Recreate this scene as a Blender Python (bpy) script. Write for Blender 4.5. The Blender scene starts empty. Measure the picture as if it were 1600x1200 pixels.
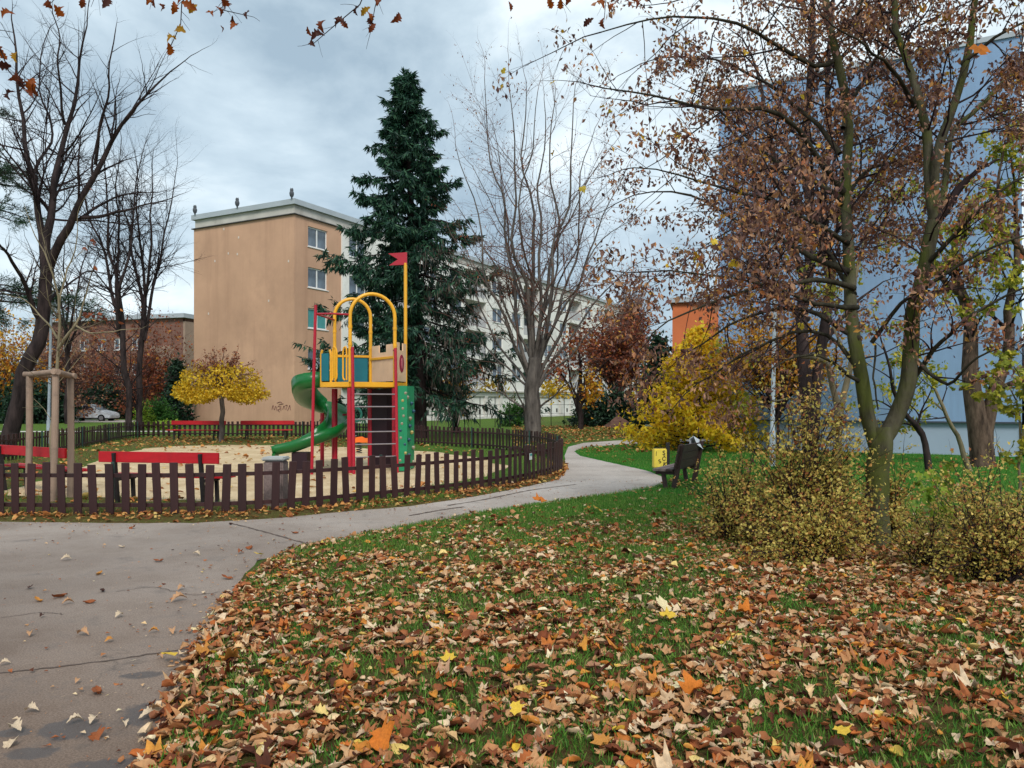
import bpy, bmesh, math
import numpy as np
from mathutils import Matrix, Vector, geometry as mgeo

# ------------------------------------------------------------------ camera, sky, sun, exposure
scene = bpy.context.scene
COL = scene.collection
H, F, V0 = 1.6, 1200.0, 630.0          # eye height (m), focal length and horizon row of the 1600x1200 photograph

cam_d = bpy.data.cameras.new('camera')
cam = bpy.data.objects.new('camera', cam_d)
COL.objects.link(cam)
cam.location = (0, 0, H)
cam.rotation_euler = (math.radians(90), 0, 0)
cam_d.sensor_width = 36.0
cam_d.lens = 36.0 * F / 1600.0
cam_d.shift_y = (V0 - 600.0) / 1600.0
cam_d.clip_end = 1500.0
cam_d.clip_start = 0.05
scene.camera = cam

SUN_EL, SUN_AZ = math.radians(44), math.radians(168)     # azimuth clockwise from +Y: behind the camera, a little to the right
world = bpy.data.worlds.new('World')
scene.world = world
world.use_nodes = True
wn, wl = world.node_tree.nodes, world.node_tree.links
wn.clear()
w_out = wn.new('ShaderNodeOutputWorld')
w_bg = wn.new('ShaderNodeBackground')
w_bg.inputs['Strength'].default_value = 0.1
w_sky = wn.new('ShaderNodeTexSky')
w_sky.sky_type = 'NISHITA'
w_sky.sun_disc = False
w_sky.sun_elevation = SUN_EL
w_sky.sun_rotation = SUN_AZ
w_tc = wn.new('ShaderNodeTexCoord')
w_map = wn.new('ShaderNodeMapping')
w_map.inputs['Scale'].default_value = (1.25, 1.25, 2.2)
w_map.inputs['Location'].default_value = (0.35, 0.2, 0.55)
w_n1 = wn.new('ShaderNodeTexNoise')
w_n1.inputs['Scale'].default_value = 1.9
w_n1.inputs['Detail'].default_value = 7.0
w_n1.inputs['Roughness'].default_value = 0.56
w_n1.inputs['Distortion'].default_value = 0.25
w_rmp = wn.new('ShaderNodeValToRGB')
e = w_rmp.color_ramp.elements
e[0].position = 0.38; e[0].color = (0.35, 0.46, 0.55, 1)
e[1].position = 0.60; e[1].color = (0.86, 0.96, 1.0, 1)
m_ = w_rmp.color_ramp.elements.new(0.50); m_.color = (0.57, 0.69, 0.77, 1)
w_mul = wn.new('ShaderNodeVectorMath'); w_mul.operation = 'SCALE'; w_mul.inputs['Scale'].default_value = 6.4
w_mix = wn.new('ShaderNodeMix'); w_mix.data_type = 'RGBA'; w_mix.inputs['Factor'].default_value = 0.92
wl.new(w_tc.outputs['Generated'], w_map.inputs['Vector'])
wl.new(w_map.outputs['Vector'], w_n1.inputs['Vector'])
wl.new(w_n1.outputs['Fac'], w_rmp.inputs['Fac'])
wl.new(w_rmp.outputs['Color'], w_mul.inputs[0])
wl.new(w_sky.outputs['Color'], w_mix.inputs['A'])
wl.new(w_mul.outputs['Vector'], w_mix.inputs['B'])
wl.new(w_mix.outputs['Result'], w_bg.inputs['Color'])
wl.new(w_bg.outputs['Background'], w_out.inputs['Surface'])

sun_d = bpy.data.lights.new('sun', 'SUN')
sun_d.energy = 1.5
sun_d.angle = math.radians(18)
sun_d.color = (1.0, 0.95, 0.88)
sun = bpy.data.objects.new('sun', sun_d)
COL.objects.link(sun)
sdir = Vector((math.sin(SUN_AZ) * math.cos(SUN_EL), math.cos(SUN_AZ) * math.cos(SUN_EL), math.sin(SUN_EL)))
sun.rotation_euler = sdir.to_track_quat('Z', 'Y').to_euler()
sun.location = sdir * 60

scene.view_settings.view_transform = 'Standard'
scene.view_settings.look = 'None'
scene.view_settings.exposure = 0.88
scene.view_settings.gamma = 1.0
scene.view_settings.use_curve_mapping = False
scene.render.engine = 'CYCLES'
scene.cycles.use_denoising = True
scene.cycles.max_bounces = 4
scene.cycles.diffuse_bounces = 2
scene.cycles.transparent_max_bounces = 6

# ------------------------------------------------------------------ helpers
PI = math.pi

def G(u, v):
    Y = H * F / (v - V0)
    return ((u - 800.0) / F * Y, Y)

def P(u, v, Y):
    return np.array([(u - 800.0) / F * Y, Y, H - (v - V0) / F * Y])

def lin(r, g, b):
    def c(x):
        x /= 255.0
        return x / 12.92 if x <= 0.04045 else ((x + 0.055) / 1.055) ** 2.4
    return (c(r), c(g), c(b))

def norm(a):
    return a / np.maximum(np.linalg.norm(a, axis=-1, keepdims=True), 1e-9)

# ---- materials
MATS = {}

def nodes_of(name):
    m = bpy.data.materials.new(name)
    m.use_nodes = True
    n, l = m.node_tree.nodes, m.node_tree.links
    return m, n, l, n['Principled BSDF']

def noise(n, l, scale, detail=4, rough=0.55, coord='Object', stretch=None):
    tc = n.new('ShaderNodeTexCoord')
    t = n.new('ShaderNodeTexNoise')
    t.inputs['Scale'].default_value = scale
    t.inputs['Detail'].default_value = detail
    t.inputs['Roughness'].default_value = rough
    if stretch:
        mp = n.new('ShaderNodeMapping')
        mp.inputs['Scale'].default_value = stretch
        l.new(tc.outputs[coord], mp.inputs['Vector'])
        l.new(mp.outputs['Vector'], t.inputs['Vector'])
    else:
        l.new(tc.outputs[coord], t.inputs['Vector'])
    return t

def ramp(n, l, src, stops, interp='LINEAR'):
    r = n.new('ShaderNodeValToRGB')
    r.color_ramp.interpolation = interp
    el = r.color_ramp.elements
    while len(el) < len(stops):
        el.new(0.5)
    for k, (p, c) in enumerate(stops):
        el[k].position = p
    for k, (p, c) in enumerate(stops):
        el[k].color = (*c, 1) if len(c) == 3 else c
    l.new(src, r.inputs['Fac'])
    return r

def mixc(n, l, fac, a, b, mode='MIX'):
    m = n.new('ShaderNodeMix')
    m.data_type = 'RGBA'
    m.blend_type = mode
    for sock, val in (('Factor', fac), ('A', a), ('B', b)):
        s = m.inputs[sock]
        if hasattr(val, 'links') or hasattr(val, 'is_linked'):
            l.new(val, s)
        elif sock == 'Factor':
            s.default_value = val
        else:
            s.default_value = (*val, 1)
    return m.outputs['Result']

def bump(n, l, bsdf, src, strength, dist=0.02):
    b = n.new('ShaderNodeBump')
    b.inputs['Strength'].default_value = strength
    b.inputs['Distance'].default_value = dist
    l.new(src, b.inputs['Height'])
    l.new(b.outputs['Normal'], bsdf.inputs['Normal'])

def mat_plain(name, col, var=0.18, scale=3.0, rough=0.6, spec=0.4, bmp=0.0, bscale=40, metal=0.0, stretch=None, dirt=None, island=0.0):
    if name in MATS:
        return MATS[name]
    m, n, l, b = nodes_of(name)
    t = noise(n, l, scale, 6, 0.6, stretch=stretch)
    lo = tuple(c * (1 - var) for c in col)
    hi = tuple(min(1, c * (1 + var)) for c in col)
    r = ramp(n, l, t.outputs['Fac'], [(0.3, lo), (0.7, hi)])
    out = r.outputs['Color']
    if dirt:
        t2 = noise(n, l, scale * 0.6, 8, 0.7)
        r2 = ramp(n, l, t2.outputs['Fac'], [(0.52, (0, 0, 0)), (0.72, (0.8, 0.8, 0.8))])
        out = mixc(n, l, r2.outputs['Color'], out, dirt)
    if island:
        g = n.new('ShaderNodeObjectInfo')
        r3 = ramp(n, l, g.outputs['Random'], [(0, (1 - island,) * 3), (1, (1, 1, 1))])
        out = mixc(n, l, 1.0, out, r3.outputs['Color'], 'MULTIPLY')
    l.new(out, b.inputs['Base Color'])
    b.inputs['Roughness'].default_value = rough
    b.inputs['Specular IOR Level'].default_value = spec
    b.inputs['Metallic'].default_value = metal
    if bmp:
        t3 = noise(n, l, bscale, 6, 0.6, stretch=stretch)
        bump(n, l, b, t3.outputs['Fac'], bmp)
    MATS[name] = m
    return m

def add_streaks(mat, col, amount, sc=0.9):
    n, l = mat.node_tree.nodes, mat.node_tree.links
    b = n['Principled BSDF']
    src = b.inputs['Base Color'].links[0].from_socket
    t = noise(n, l, sc, 8, 0.7, stretch=(1, 1, 0.06))
    r = ramp(n, l, t.outputs['Fac'], [(0.48, (0, 0, 0)), (0.66, (amount,) * 3)])
    l.new(mixc(n, l, r.outputs['Color'], src, col), b.inputs['Base Color'])

def mat_leaf(name, stops, trans=0.35, rough=0.55, interp='LINEAR', nvar=0.25, nscale=25):
    """colour picked per leaf, plus blotches; thin leaf that lets some light through"""
    if name in MATS:
        return MATS[name]
    m, n, l, b = nodes_of(name)
    g = n.new('ShaderNodeNewGeometry')
    r = ramp(n, l, g.outputs['Random Per Island'], stops, interp)
    t = noise(n, l, nscale, 3)
    r2 = ramp(n, l, t.outputs['Fac'], [(0.3, (1 - nvar,) * 3), (0.7, (1 + nvar * 0.4,) * 3)])
    c = mixc(n, l, 1.0, r.outputs['Color'], r2.outputs['Color'], 'MULTIPLY')
    l.new(c, b.inputs['Base Color'])
    b.inputs['Roughness'].default_value = rough
    b.inputs['Specular IOR Level'].default_value = 0.3
    tr = n.new('ShaderNodeBsdfTranslucent')
    l.new(c, tr.inputs['Color'])
    mx = n.new('ShaderNodeMixShader')
    mx.inputs['Fac'].default_value = trans
    l.new(b.outputs['BSDF'], mx.inputs[1])
    l.new(tr.outputs['BSDF'], mx.inputs[2])
    l.new(mx.outputs['Shader'], n['Material Output'].inputs['Surface'])
    MATS[name] = m
    return m

def mat_bark(name, dark, light, scale=6, moss=None):
    if name in MATS:
        return MATS[name]
    m, n, l, b = nodes_of(name)
    t = noise(n, l, scale, 8, 0.65, stretch=(1, 1, 0.25))
    r = ramp(n, l, t.outputs['Fac'], [(0.32, dark), (0.68, light)])
    out = r.outputs['Color']
    if moss:
        t2 = noise(n, l, 2.2, 5, 0.6)
        r2 = ramp(n, l, t2.outputs['Fac'], [(0.42, (0, 0, 0)), (0.60, (0.75,) * 3)])
        out = mixc(n, l, r2.outputs['Color'], out, moss)
    l.new(out, b.inputs['Base Color'])
    b.inputs['Roughness'].default_value = 0.9
    b.inputs['Specular IOR Level'].default_value = 0.15
    t3 = noise(n, l, scale * 5, 6, 0.7, stretch=(1, 1, 0.2))
    bump(n, l, b, t3.outputs['Fac'], 0.7, 0.03)
    MATS[name] = m
    return m

# ---- objects
def wm(o):
    w = o.matrix_basis.copy()
    if o.parent:
        w = wm(o.parent) @ o.matrix_parent_inverse @ w
    return w

def link(name, me, mat=None, parent=None, local=False):
    o = bpy.data.objects.new(name, me)
    COL.objects.link(o)
    if mat is not None and me is not None and not me.materials:
        me.materials.append(mat)
    if parent is not None:
        o.parent = parent
        if not local:
            o.matrix_parent_inverse = wm(parent).inverted()
    return o

def tag(o, label, cat, group=None):
    o['label'] = label
    o['category'] = cat
    if group:
        o['group'] = group
    return o

def struct(o, label=None):
    o['kind'] = 'structure'
    if label:
        o['label'] = label
    return o

def root(name, loc, label, cat, group=None, rz=0.0):
    o = bpy.data.objects.new(name, None)
    COL.objects.link(o)
    o.location = loc
    o.rotation_euler = (0, 0, rz)
    o.empty_display_size = 0.2
    return tag(o, label, cat, group)

def np_mesh(name, V, faces, smooth=False):
    """V (n,3); faces: list of int arrays (m,k)"""
    me = bpy.data.meshes.new(name)
    V = np.asarray(V, dtype=np.float32)
    faces = [np.asarray(f, dtype=np.int32) for f in faces if len(f)]
    loops = np.concatenate([f.ravel() for f in faces])
    sizes = np.concatenate([np.full(len(f), f.shape[1], dtype=np.int32) for f in faces])
    starts = np.concatenate([[0], np.cumsum(sizes)[:-1]]).astype(np.int32)
    me.vertices.add(len(V))
    me.vertices.foreach_set('co', V.ravel())
    me.loops.add(len(loops))
    me.loops.foreach_set('vertex_index', loops)
    me.polygons.add(len(sizes))
    me.polygons.foreach_set('loop_start', starts)
    me.polygons.foreach_set('loop_total', sizes)
    if smooth:
        me.polygons.foreach_set('use_smooth', np.ones(len(sizes), dtype=bool))
    me.update(calc_edges=True)
    return me

class MB:
    """collects simple solids into one mesh"""
    def __init__(self):
        self.v, self.f = [], []

    def add(self, vs, fs):
        o = len(self.v)
        self.v += [tuple(map(float, p)) for p in vs]
        self.f += [tuple(i + o for i in f) for f in fs]
        return self

    def box(self, c, s, ax=None):
        """centre, full size, ax = 3 unit axes"""
        ax = np.eye(3) if ax is None else np.asarray(ax)
        c = np.asarray(c, float)
        h = np.asarray(s, float) / 2
        vs = [c + ax[0] * h[0] * x + ax[1] * h[1] * y + ax[2] * h[2] * z
              for x in (-1, 1) for y in (-1, 1) for z in (-1, 1)]
        fs = [(0, 1, 3, 2), (4, 6, 7, 5), (0, 4, 5, 1), (2, 3, 7, 6), (0, 2, 6, 4), (1, 5, 7, 3)]
        return self.add(vs, fs)

    def bar(self, a, b, w, h, up=(0, 0, 1)):
        """box of section w x h from a to b"""
        a, b = np.asarray(a, float), np.asarray(b, float)
        t = b - a
        L = np.linalg.norm(t)
        t = t / L
        s = np.cross(t, up)
        if np.linalg.norm(s) < 1e-5:
            s = np.cross(t, (1, 0, 0))
        s = s / np.linalg.norm(s)
        return self.box((a + b) / 2, (L, w, h), (t, s, np.cross(s, t)))

    def tube(self, pts, r, n=10, cap=True):
        pts = np.asarray(pts, float)
        r = np.full(len(pts), r) if np.isscalar(r) else np.asarray(r)
        V, Fq = tubes(pts[None], r[None], n)
        fs = [tuple(f) for f in Fq]
        if cap:
            fs += [tuple(range(n))[::-1], tuple(range((len(pts) - 1) * n, len(pts) * n))]
        return self.add(V, fs)

    def prism(self, poly, z0, z1):
        n = len(poly)
        vs = [(x, y, z0) for x, y in poly] + [(x, y, z1) for x, y in poly]
        fs = [tuple(range(n))[::-1], tuple(range(n, 2 * n))]
        fs += [(i, (i + 1) % n, n + (i + 1) % n, n + i) for i in range(n)]
        return self.add(vs, fs)

    def plate(self, poly, org, ax, ay, th):
        """2-D outline extruded by th along ax x ay, from org"""
        org, ax, ay = (np.asarray(q, float) for q in (org, ax, ay))
        nz = np.cross(ax, ay)
        n = len(poly)
        vs = [org + ax * x + ay * y for x, y in poly] + [org + ax * x + ay * y + nz * th for x, y in poly]
        fs = [tuple(range(n))[::-1], tuple(range(n, 2 * n))]
        fs += [(i, (i + 1) % n, n + (i + 1) % n, n + i) for i in range(n)]
        return self.add(vs, fs)

    def lathe(self, c, prof, n=14):
        c = np.asarray(c, float)
        vs, fs = [], []
        for r, z in prof:
            for k in range(n):
                a = 2 * PI * k / n
                vs.append(c + np.array([r * math.cos(a), r * math.sin(a), z]))
        for i in range(len(prof) - 1):
            for k in range(n):
                fs.append((i * n + k, i * n + (k + 1) % n, (i + 1) * n + (k + 1) % n, (i + 1) * n + k))
        fs += [tuple(range(n))[::-1], tuple(range((len(prof) - 1) * n, len(prof) * n))]
        return self.add(vs, fs)

    def mesh(self, name, smooth=False, bevel=0.0, seg=2):
        me = bpy.data.meshes.new(name)
        me.from_pydata(self.v, [], self.f)
        if bevel or True:
            bm = bmesh.new()
            bm.from_mesh(me)
            bmesh.ops.recalc_face_normals(bm, faces=bm.faces)
            if bevel:
                ed = [x for x in bm.edges if len(x.link_faces) == 2 and x.calc_face_angle(0) > 0.6]
                bmesh.ops.bevel(bm, geom=ed, offset=bevel, segments=seg, affect='EDGES', clamp_overlap=True)
            bm.to_mesh(me)
            bm.free()
        if smooth:
            me.polygons.foreach_set('use_smooth', np.ones(len(me.polygons), dtype=bool))
            try:
                me.set_sharp_from_angle(angle=0.7)
            except Exception:
                pass
        me.update()
        return me

    def obj(self, name, mat, parent=None, local=False, smooth=False, bevel=0.0, seg=2):
        return link(name, self.mesh(name, smooth, bevel, seg), mat, parent, local)

def tubes(Pn, Rn, s):
    """Pn (N,K,3), Rn (N,K) -> verts, quads"""
    N, K = Pn.shape[:2]
    T = np.gradient(Pn, axis=1)
    T = norm(T)
    t0 = T[:, 0]
    ref = np.where(np.abs(t0[:, 2:3]) < 0.8, np.array([[0, 0, 1.0]]), np.array([[1.0, 0, 0]]))
    B = np.empty_like(T)
    B[:, 0] = norm(np.cross(t0, ref))
    for k in range(1, K):                      # carry the frame along the line
        q = B[:, k - 1]
        B[:, k] = norm(q - (q * T[:, k]).sum(1, keepdims=True) * T[:, k])
    C = np.cross(T, B)
    a = np.arange(s) * 2 * PI / s
    V = (Pn[:, :, None, :] + Rn[:, :, None, None] *
         (B[:, :, None, :] * np.cos(a)[None, None, :, None] + C[:, :, None, :] * np.sin(a)[None, None, :, None]))
    n_, k_, s_ = np.meshgrid(np.arange(N), np.arange(K - 1), np.arange(s), indexing='ij')
    s2 = (s_ + 1) % s
    base = n_ * K * s
    q = np.stack([base + k_ * s + s_, base + k_ * s + s2, base + (k_ + 1) * s + s2, base + (k_ + 1) * s + s_], -1)
    return V.reshape(-1, 3), q.reshape(-1, 4)

def merge(parts):
    V, Fs, o = [], [], 0
    for v, f in parts:
        V.append(v)
        Fs.append(f + o)
        o += len(v)
    return np.concatenate(V), Fs

def spline(pts, K):
    """smooth resample of control points to K points"""
    p = np.asarray(pts, float)
    if len(p) == 2:
        return p[0] + (p[1] - p[0]) * np.linspace(0, 1, K)[:, None]
    q = np.vstack([2 * p[0] - p[1], p, 2 * p[-1] - p[-2]])
    out = []
    for i in range(1, len(q) - 2):
        t = np.linspace(0, 1, 9)[:-1, None]
        a, b, c, d = q[i - 1], q[i], q[i + 1], q[i + 2]
        out.append(0.5 * (2 * b + (c - a) * t + (2 * a - 5 * b + 4 * c - d) * t ** 2 + (3 * b - a - 3 * c + d) * t ** 3))
    out = np.vstack(out + [p[-1:]])
    s = np.concatenate([[0], np.cumsum(np.linalg.norm(np.diff(out, axis=0), axis=1))])
    ss = np.linspace(0, s[-1], K)
    return np.stack([np.interp(ss, s, out[:, k]) for k in range(p.shape[1])], 1)

def closed_spline(pts, step):
    p = np.asarray(pts, float)
    q = np.vstack([p[-1], p, p[0], p[1]])
    out = []
    for i in range(1, len(q) - 2):
        t = np.linspace(0, 1, 13)[:-1, None]
        a, b, c, d = q[i - 1], q[i], q[i + 1], q[i + 2]
        out.append(0.5 * (2 * b + (c - a) * t + (2 * a - 5 * b + 4 * c - d) * t ** 2 + (3 * b - a - 3 * c + d) * t ** 3))
    out = np.vstack(out + [p[:1]])
    s = np.concatenate([[0], np.cumsum(np.linalg.norm(np.diff(out, axis=0), axis=1))])
    n = max(3, int(s[-1] / step))
    ss = np.linspace(0, s[-1], n + 1)[:-1]
    return np.stack([np.interp(ss, s, out[:, k]) for k in range(p.shape[1])], 1)

# ---- noise and polygons on the ground plane
def vnoise(x, y, seed=0):
    """smooth value noise in 0..1"""
    xi, yi = np.floor(x).astype(np.int64), np.floor(y).astype(np.int64)
    fx, fy = x - xi, y - yi
    fx, fy = fx * fx * (3 - 2 * fx), fy * fy * (3 - 2 * fy)
    def h(a, b):
        n = (a * 374761393 + b * 668265263 + seed * 974711) & 0x7fffffff
        n = ((n ^ (n >> 13)) * 1274126177) & 0x7fffffff
        return ((n ^ (n >> 16)) & 0xffff) / 65535.0
    return ((h(xi, yi) * (1 - fx) + h(xi + 1, yi) * fx) * (1 - fy) +
            (h(xi, yi + 1) * (1 - fx) + h(xi + 1, yi + 1) * fx) * fy)

def fbm(x, y, seed=0, o=4):
    a, s, t = 0.5, 0, 0
    for k in range(o):
        s = s + a * vnoise(x * 2 ** k, y * 2 ** k, seed + k)
        t += a
        a *= 0.5
    return s / t

def sdist(x, y, poly):
    """signed distance to polygon, negative inside"""
    x, y = np.asarray(x, float), np.asarray(y, float)
    d = np.full(x.shape, 1e9)
    ins = np.zeros(x.shape, bool)
    n = len(poly)
    for i in range(n):
        (ax, ay), (bx, by) = poly[i], poly[(i + 1) % n]
        ex, ey = bx - ax, by - ay
        t = np.clip(((x - ax) * ex + (y - ay) * ey) / (ex * ex + ey * ey + 1e-12), 0, 1)
        d = np.minimum(d, (x - ax - t * ex) ** 2 + (y - ay - t * ey) ** 2)
        c = (ay > y) != (by > y)
        with np.errstate(divide='ignore', invalid='ignore'):
            xi = ax + (y - ay) * ex / (ey if ey != 0 else 1e-12)
        ins ^= c & (x < xi)
    return np.where(ins, -1, 1) * np.sqrt(d)

# ---- trees
class Tree:
    def __init__(self, seed):
        self.rng = np.random.default_rng(seed)
        self.levels = []          # (P (N,K,3), R (N,K))

    def limbs(self, lines, K=14, wob=0.022):
        """lines: list of (control points, r0, r1)"""
        Ps = np.stack([spline(c, K) for c, _, _ in lines])
        s = np.linspace(0, 1, K)
        Ln = np.linalg.norm(np.diff(Ps, axis=1), axis=2).sum(1)
        for q in (2.0, 3.7, 6.1):
            ph = self.rng.random((len(lines), 1, 3)) * 7
            Ps = Ps + (wob * Ln / q)[:, None, None] * np.sin(s[None, :, None] * q * 2 * PI / 1.6 + ph) * (np.sin(s * PI) ** .7)[None, :, None]
        Rs = np.stack([r0 + (r1 - r0) * s ** 0.85 for _, r0, r1 in lines])
        self.levels.append((Ps, Rs))
        return self

    def grow(self, dens, f0=0.15, f1=1.0, ang=45, sd=12, lr=0.5, lmin=0.1, lmax=9, up=0.03, wob=0.1, rr=0.6,
             rmax=1.0, rtip=0.25, K=7, src=None, taper=0.55, flat=0.0, cap=None):
        rng = self.rng
        srcs = self.levels[-1:] if src is None else [self.levels[i] for i in src]
        allP, allR = [], []
        for Pp, Rp in srcs:
            Kp = Pp.shape[1]
            L = np.linalg.norm(np.diff(Pp, axis=1), axis=2).sum(1)
            n = rng.poisson(dens * L)
            idx = np.repeat(np.arange(len(L)), n)
            if cap and len(idx) > cap:
                idx = rng.choice(idx, cap, replace=False)
            f = f0 + (f1 - f0) * rng.random(len(idx))
            nt = min(len(L), 700)
            idx = np.concatenate([idx, rng.permutation(len(L))[:nt]])       # every line runs on into a finer shoot
            f = np.concatenate([f, np.full(nt, .9999)])
            tip = np.concatenate([np.zeros(len(f) - nt, bool), np.ones(nt, bool)])
            x = f * (Kp - 1)
            i = np.minimum(x.astype(int), Kp - 2)
            w = (x - i)[:, None]
            p = Pp[idx, i] * (1 - w) + Pp[idx, i + 1] * w
            t = norm(Pp[idx, i + 1] - Pp[idx, i])
            r = Rp[idx, i] * (1 - w[:, 0]) + Rp[idx, i + 1] * w[:, 0]
            q = rng.normal(size=t.shape)
            q[:, 2] *= (1 - flat)
            q = norm(q - (q * t).sum(1, keepdims=True) * t)
            a = np.radians(np.where(tip, 8, ang) + sd * rng.normal(size=len(idx)))[:, None]
            d = norm(np.cos(a) * t + np.sin(a) * q)
            ln = np.clip(lr * L[idx] * (1 - taper * f) * (0.55 + 0.9 * rng.random(len(idx))), lmin, lmax)
            pts = [p]
            for k in range(K - 1):
                d = d + wob * rng.normal(size=d.shape)
                d[:, 2] += up
                d = norm(d)
                p = p + d * (ln / (K - 1))[:, None]
                pts.append(p)
            r0 = np.minimum(r * np.where(tip, 1.0, rr), np.where(tip, np.maximum(rmax, r), rmax))
            R = r0[:, None] * (1 - (1 - rtip) * np.linspace(0, 1, K)[None] ** 0.9)
            allP.append(np.stack(pts, 1))
            allR.append(R)
        if not allP:
            allP, allR = [np.zeros((0, K, 3))], [np.zeros((0, K))]
        self.levels.append((np.concatenate(allP), np.concatenate(allR)))
        return self

    def wood(self, lv, sides):
        """tubes of some levels as one mesh"""
        return merge([tubes(self.levels[i][0], self.levels[i][1], s) for i, s in zip(lv, sides) if len(self.levels[i][0])])

    def along(self, lv, n, f0=0.2, f1=1.0, jit=0.0):
        Pp, _ = self.levels[lv]
        rng = self.rng
        i = rng.integers(0, len(Pp), n)
        x = (f0 + (f1 - f0) * rng.random(n)) * (Pp.shape[1] - 1)
        k = np.minimum(x.astype(int), Pp.shape[1] - 2)
        w = (x - k)[:, None]
        p = Pp[i, k] * (1 - w) + Pp[i, k + 1] * w
        t = norm(Pp[i, k + 1] - Pp[i, k])
        return p + jit * rng.normal(size=p.shape), t

# leaf outlines: (verts with z = curl, faces)
def leaf_simple(w=0.5, fold=0.15):
    v = np.array([[0, 0, 0], [0.45, w / 2, fold], [1, 0, 0], [0.45, -w / 2, fold]])
    return v, [np.array([[0, 3, 2], [0, 2, 1]])]

def leaf_kite(w=0.5, curl=0.2):
    v = np.array([[0, 0, 0], [0.42, w / 2, curl * .7], [0.5, 0, curl * .25], [0.42, -w / 2, curl], [1, 0, curl * .5]])
    return v, [np.array([[0, 2, 1], [1, 2, 4], [0, 3, 2], [2, 3, 4]])]

def leaf_lite(seed=0, w=0.6):
    """curled dry leaf in six quads, for the middle distance"""
    rg = np.random.default_rng(seed)
    x = np.array([0, 0.3, 0.7, 1.0]); hw = np.array([0.10, 0.48, 0.44, 0.06]) * w
    up = .25 + rg.random() * .45
    v = []
    for k in range(4):
        for q in (-1, 0, 1):
            v.append([x[k] + rg.normal() * .05, q * hw[k] * (1 + rg.normal() * .25), abs(q) * hw[k] * up * (1 + rg.normal() * .4) + rg.normal() * .05])
    f = [[k * 3 + q, k * 3 + q + 1, k * 3 + q + 4, k * 3 + q + 3] for k in range(3) for q in range(2)]
    return np.array(v), [np.array(f)]

def leaf_oval(w=0.5, curl=0.15):
    x = np.array([0, 0.25, 0.6, 1.0])
    hw = np.array([0.03, 0.42, 0.44, 0.0]) * w
    v, f = [], []
    for k in range(4):
        z = curl * (x[k] * (1 - x[k])) * 2
        v += [[x[k], hw[k], z + curl * hw[k]], [x[k], 0, z], [x[k], -hw[k], z + curl * hw[k]]]
    for k in range(3):
        b = k * 3
        f += [[b, b + 1, b + 4, b + 3], [b + 1, b + 2, b + 5, b + 4]]
    return np.array(v), [np.array(f)]

def leaf_maple(curl=0.25, seed=0, crump=0.05):
    rg = np.random.default_rng(seed)
    ang = np.radians([180, 140, 118, 92, 72, 50, 32, 14, 0, -14, -32, -50, -72, -92, -118, -140])
    rad = np.array([0.16, 0.52, 0.50, 0.74, 0.60, 0.88, 0.62, 0.70, 1.0, 0.70, 0.62, 0.88, 0.60, 0.74, 0.50, 0.52]) * (1 + rg.normal(size=16) * .06)
    xy = np.stack([np.cos(ang), np.sin(ang)], 1) * (rad * 0.58)[:, None]
    c = rg.normal() * 0.6
    ax = np.array([math.cos(c), math.sin(c)])
    z = curl * ((xy @ ax) ** 2) * 2.2 + rg.normal(size=len(xy)) * crump
    v = np.vstack([[0, 0, 0], np.column_stack([xy, z])])
    n = len(xy)
    f = np.array([[0, 1 + i, 1 + (i + 1) % n] for i in range(n)])
    return v, [f]

def leaf_oak(curl=0.2, seed=0):
    rg = np.random.default_rng(seed)
    x = np.linspace(0, 1, 20)
    w = (np.sin(PI * np.clip(x, 0, 1) ** 1.25) ** .8 * .30 + .015) * (1 - .42 * (.5 + .5 * np.cos(2 * PI * 4.6 * x)) ** 1.6)
    w[-1] = .02
    v, f = [], []
    for k in range(len(x)):
        z = curl * math.sin(x[k] * PI) * 0.5
        zz = curl * w[k] * 1.6
        v += [[x[k], w[k], z + zz + rg.normal() * 0.02], [x[k], 0, z], [x[k], -w[k], z + zz + rg.normal() * 0.02]]
    for k in range(len(x) - 1):
        b = k * 3
        f += [[b, b + 1, b + 4, b + 3], [b + 1, b + 2, b + 5, b + 4]]
    return np.array(v), [np.array(f)]

def leaf_crumple(seed=0, w=0.55):
    """dry leaf rolled along its length"""
    rg = np.random.default_rng(seed)
    x = np.array([0, 0.2, 0.45, 0.75, 1.0])
    hw = np.array([0.05, 0.36, 0.5, 0.38, 0.02]) * w
    roll = .6 + rg.random() * 1.1
    bend = rg.normal() * 0.35
    v, f = [], []
    for k in range(5):
        for q in (-1, -0.5, 0, 0.5, 1):
            a = q * roll
            rr = hw[k] / roll
            v.append([x[k] + rg.normal() * .035, math.sin(a) * rr * (1 + rg.normal() * .22), (1 - math.cos(a)) * rr + bend * (x[k] - 0.5) ** 2 + rg.normal() * 0.05])
    for k in range(4):
        for q in range(4):
            b = k * 5 + q
            f.append([b, b + 1, b + 6, b + 5])
    return np.array(v), [np.array(f)]

def leaves(pos, axis, nrm, size, tmpl):
    """one instance of tmpl at every pos -> verts, [faces]"""
    tv, tf = tmpl
    a = norm(axis)
    nn = norm(nrm - (nrm * a).sum(1, keepdims=True) * a)
    b = np.cross(nn, a)
    V = (pos[:, None, :] + size[:, None, None] *
         (tv[None, :, 0:1] * a[:, None, :] + tv[None, :, 1:2] * b[:, None, :] + tv[None, :, 2:3] * nn[:, None, :]))
    out = []
    for f in tf:
        out.append((f[None] + (np.arange(len(pos)) * len(tv))[:, None, None]).reshape(-1, f.shape[1]))
    return V.reshape(-1, 3), out

def join_leaves(chunks):
    V, Fs, o = [], [], 0
    for v, fl in chunks:
        V.append(v)
        Fs += [f + o for f in fl]
        o += len(v)
    return np.concatenate(V), Fs

def rdir(rng, n, down=0.0, flat=0.0):
    d = rng.normal(size=(n, 3))
    d[:, 2] *= (1 - flat)
    d[:, 2] -= down
    return norm(d)

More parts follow.
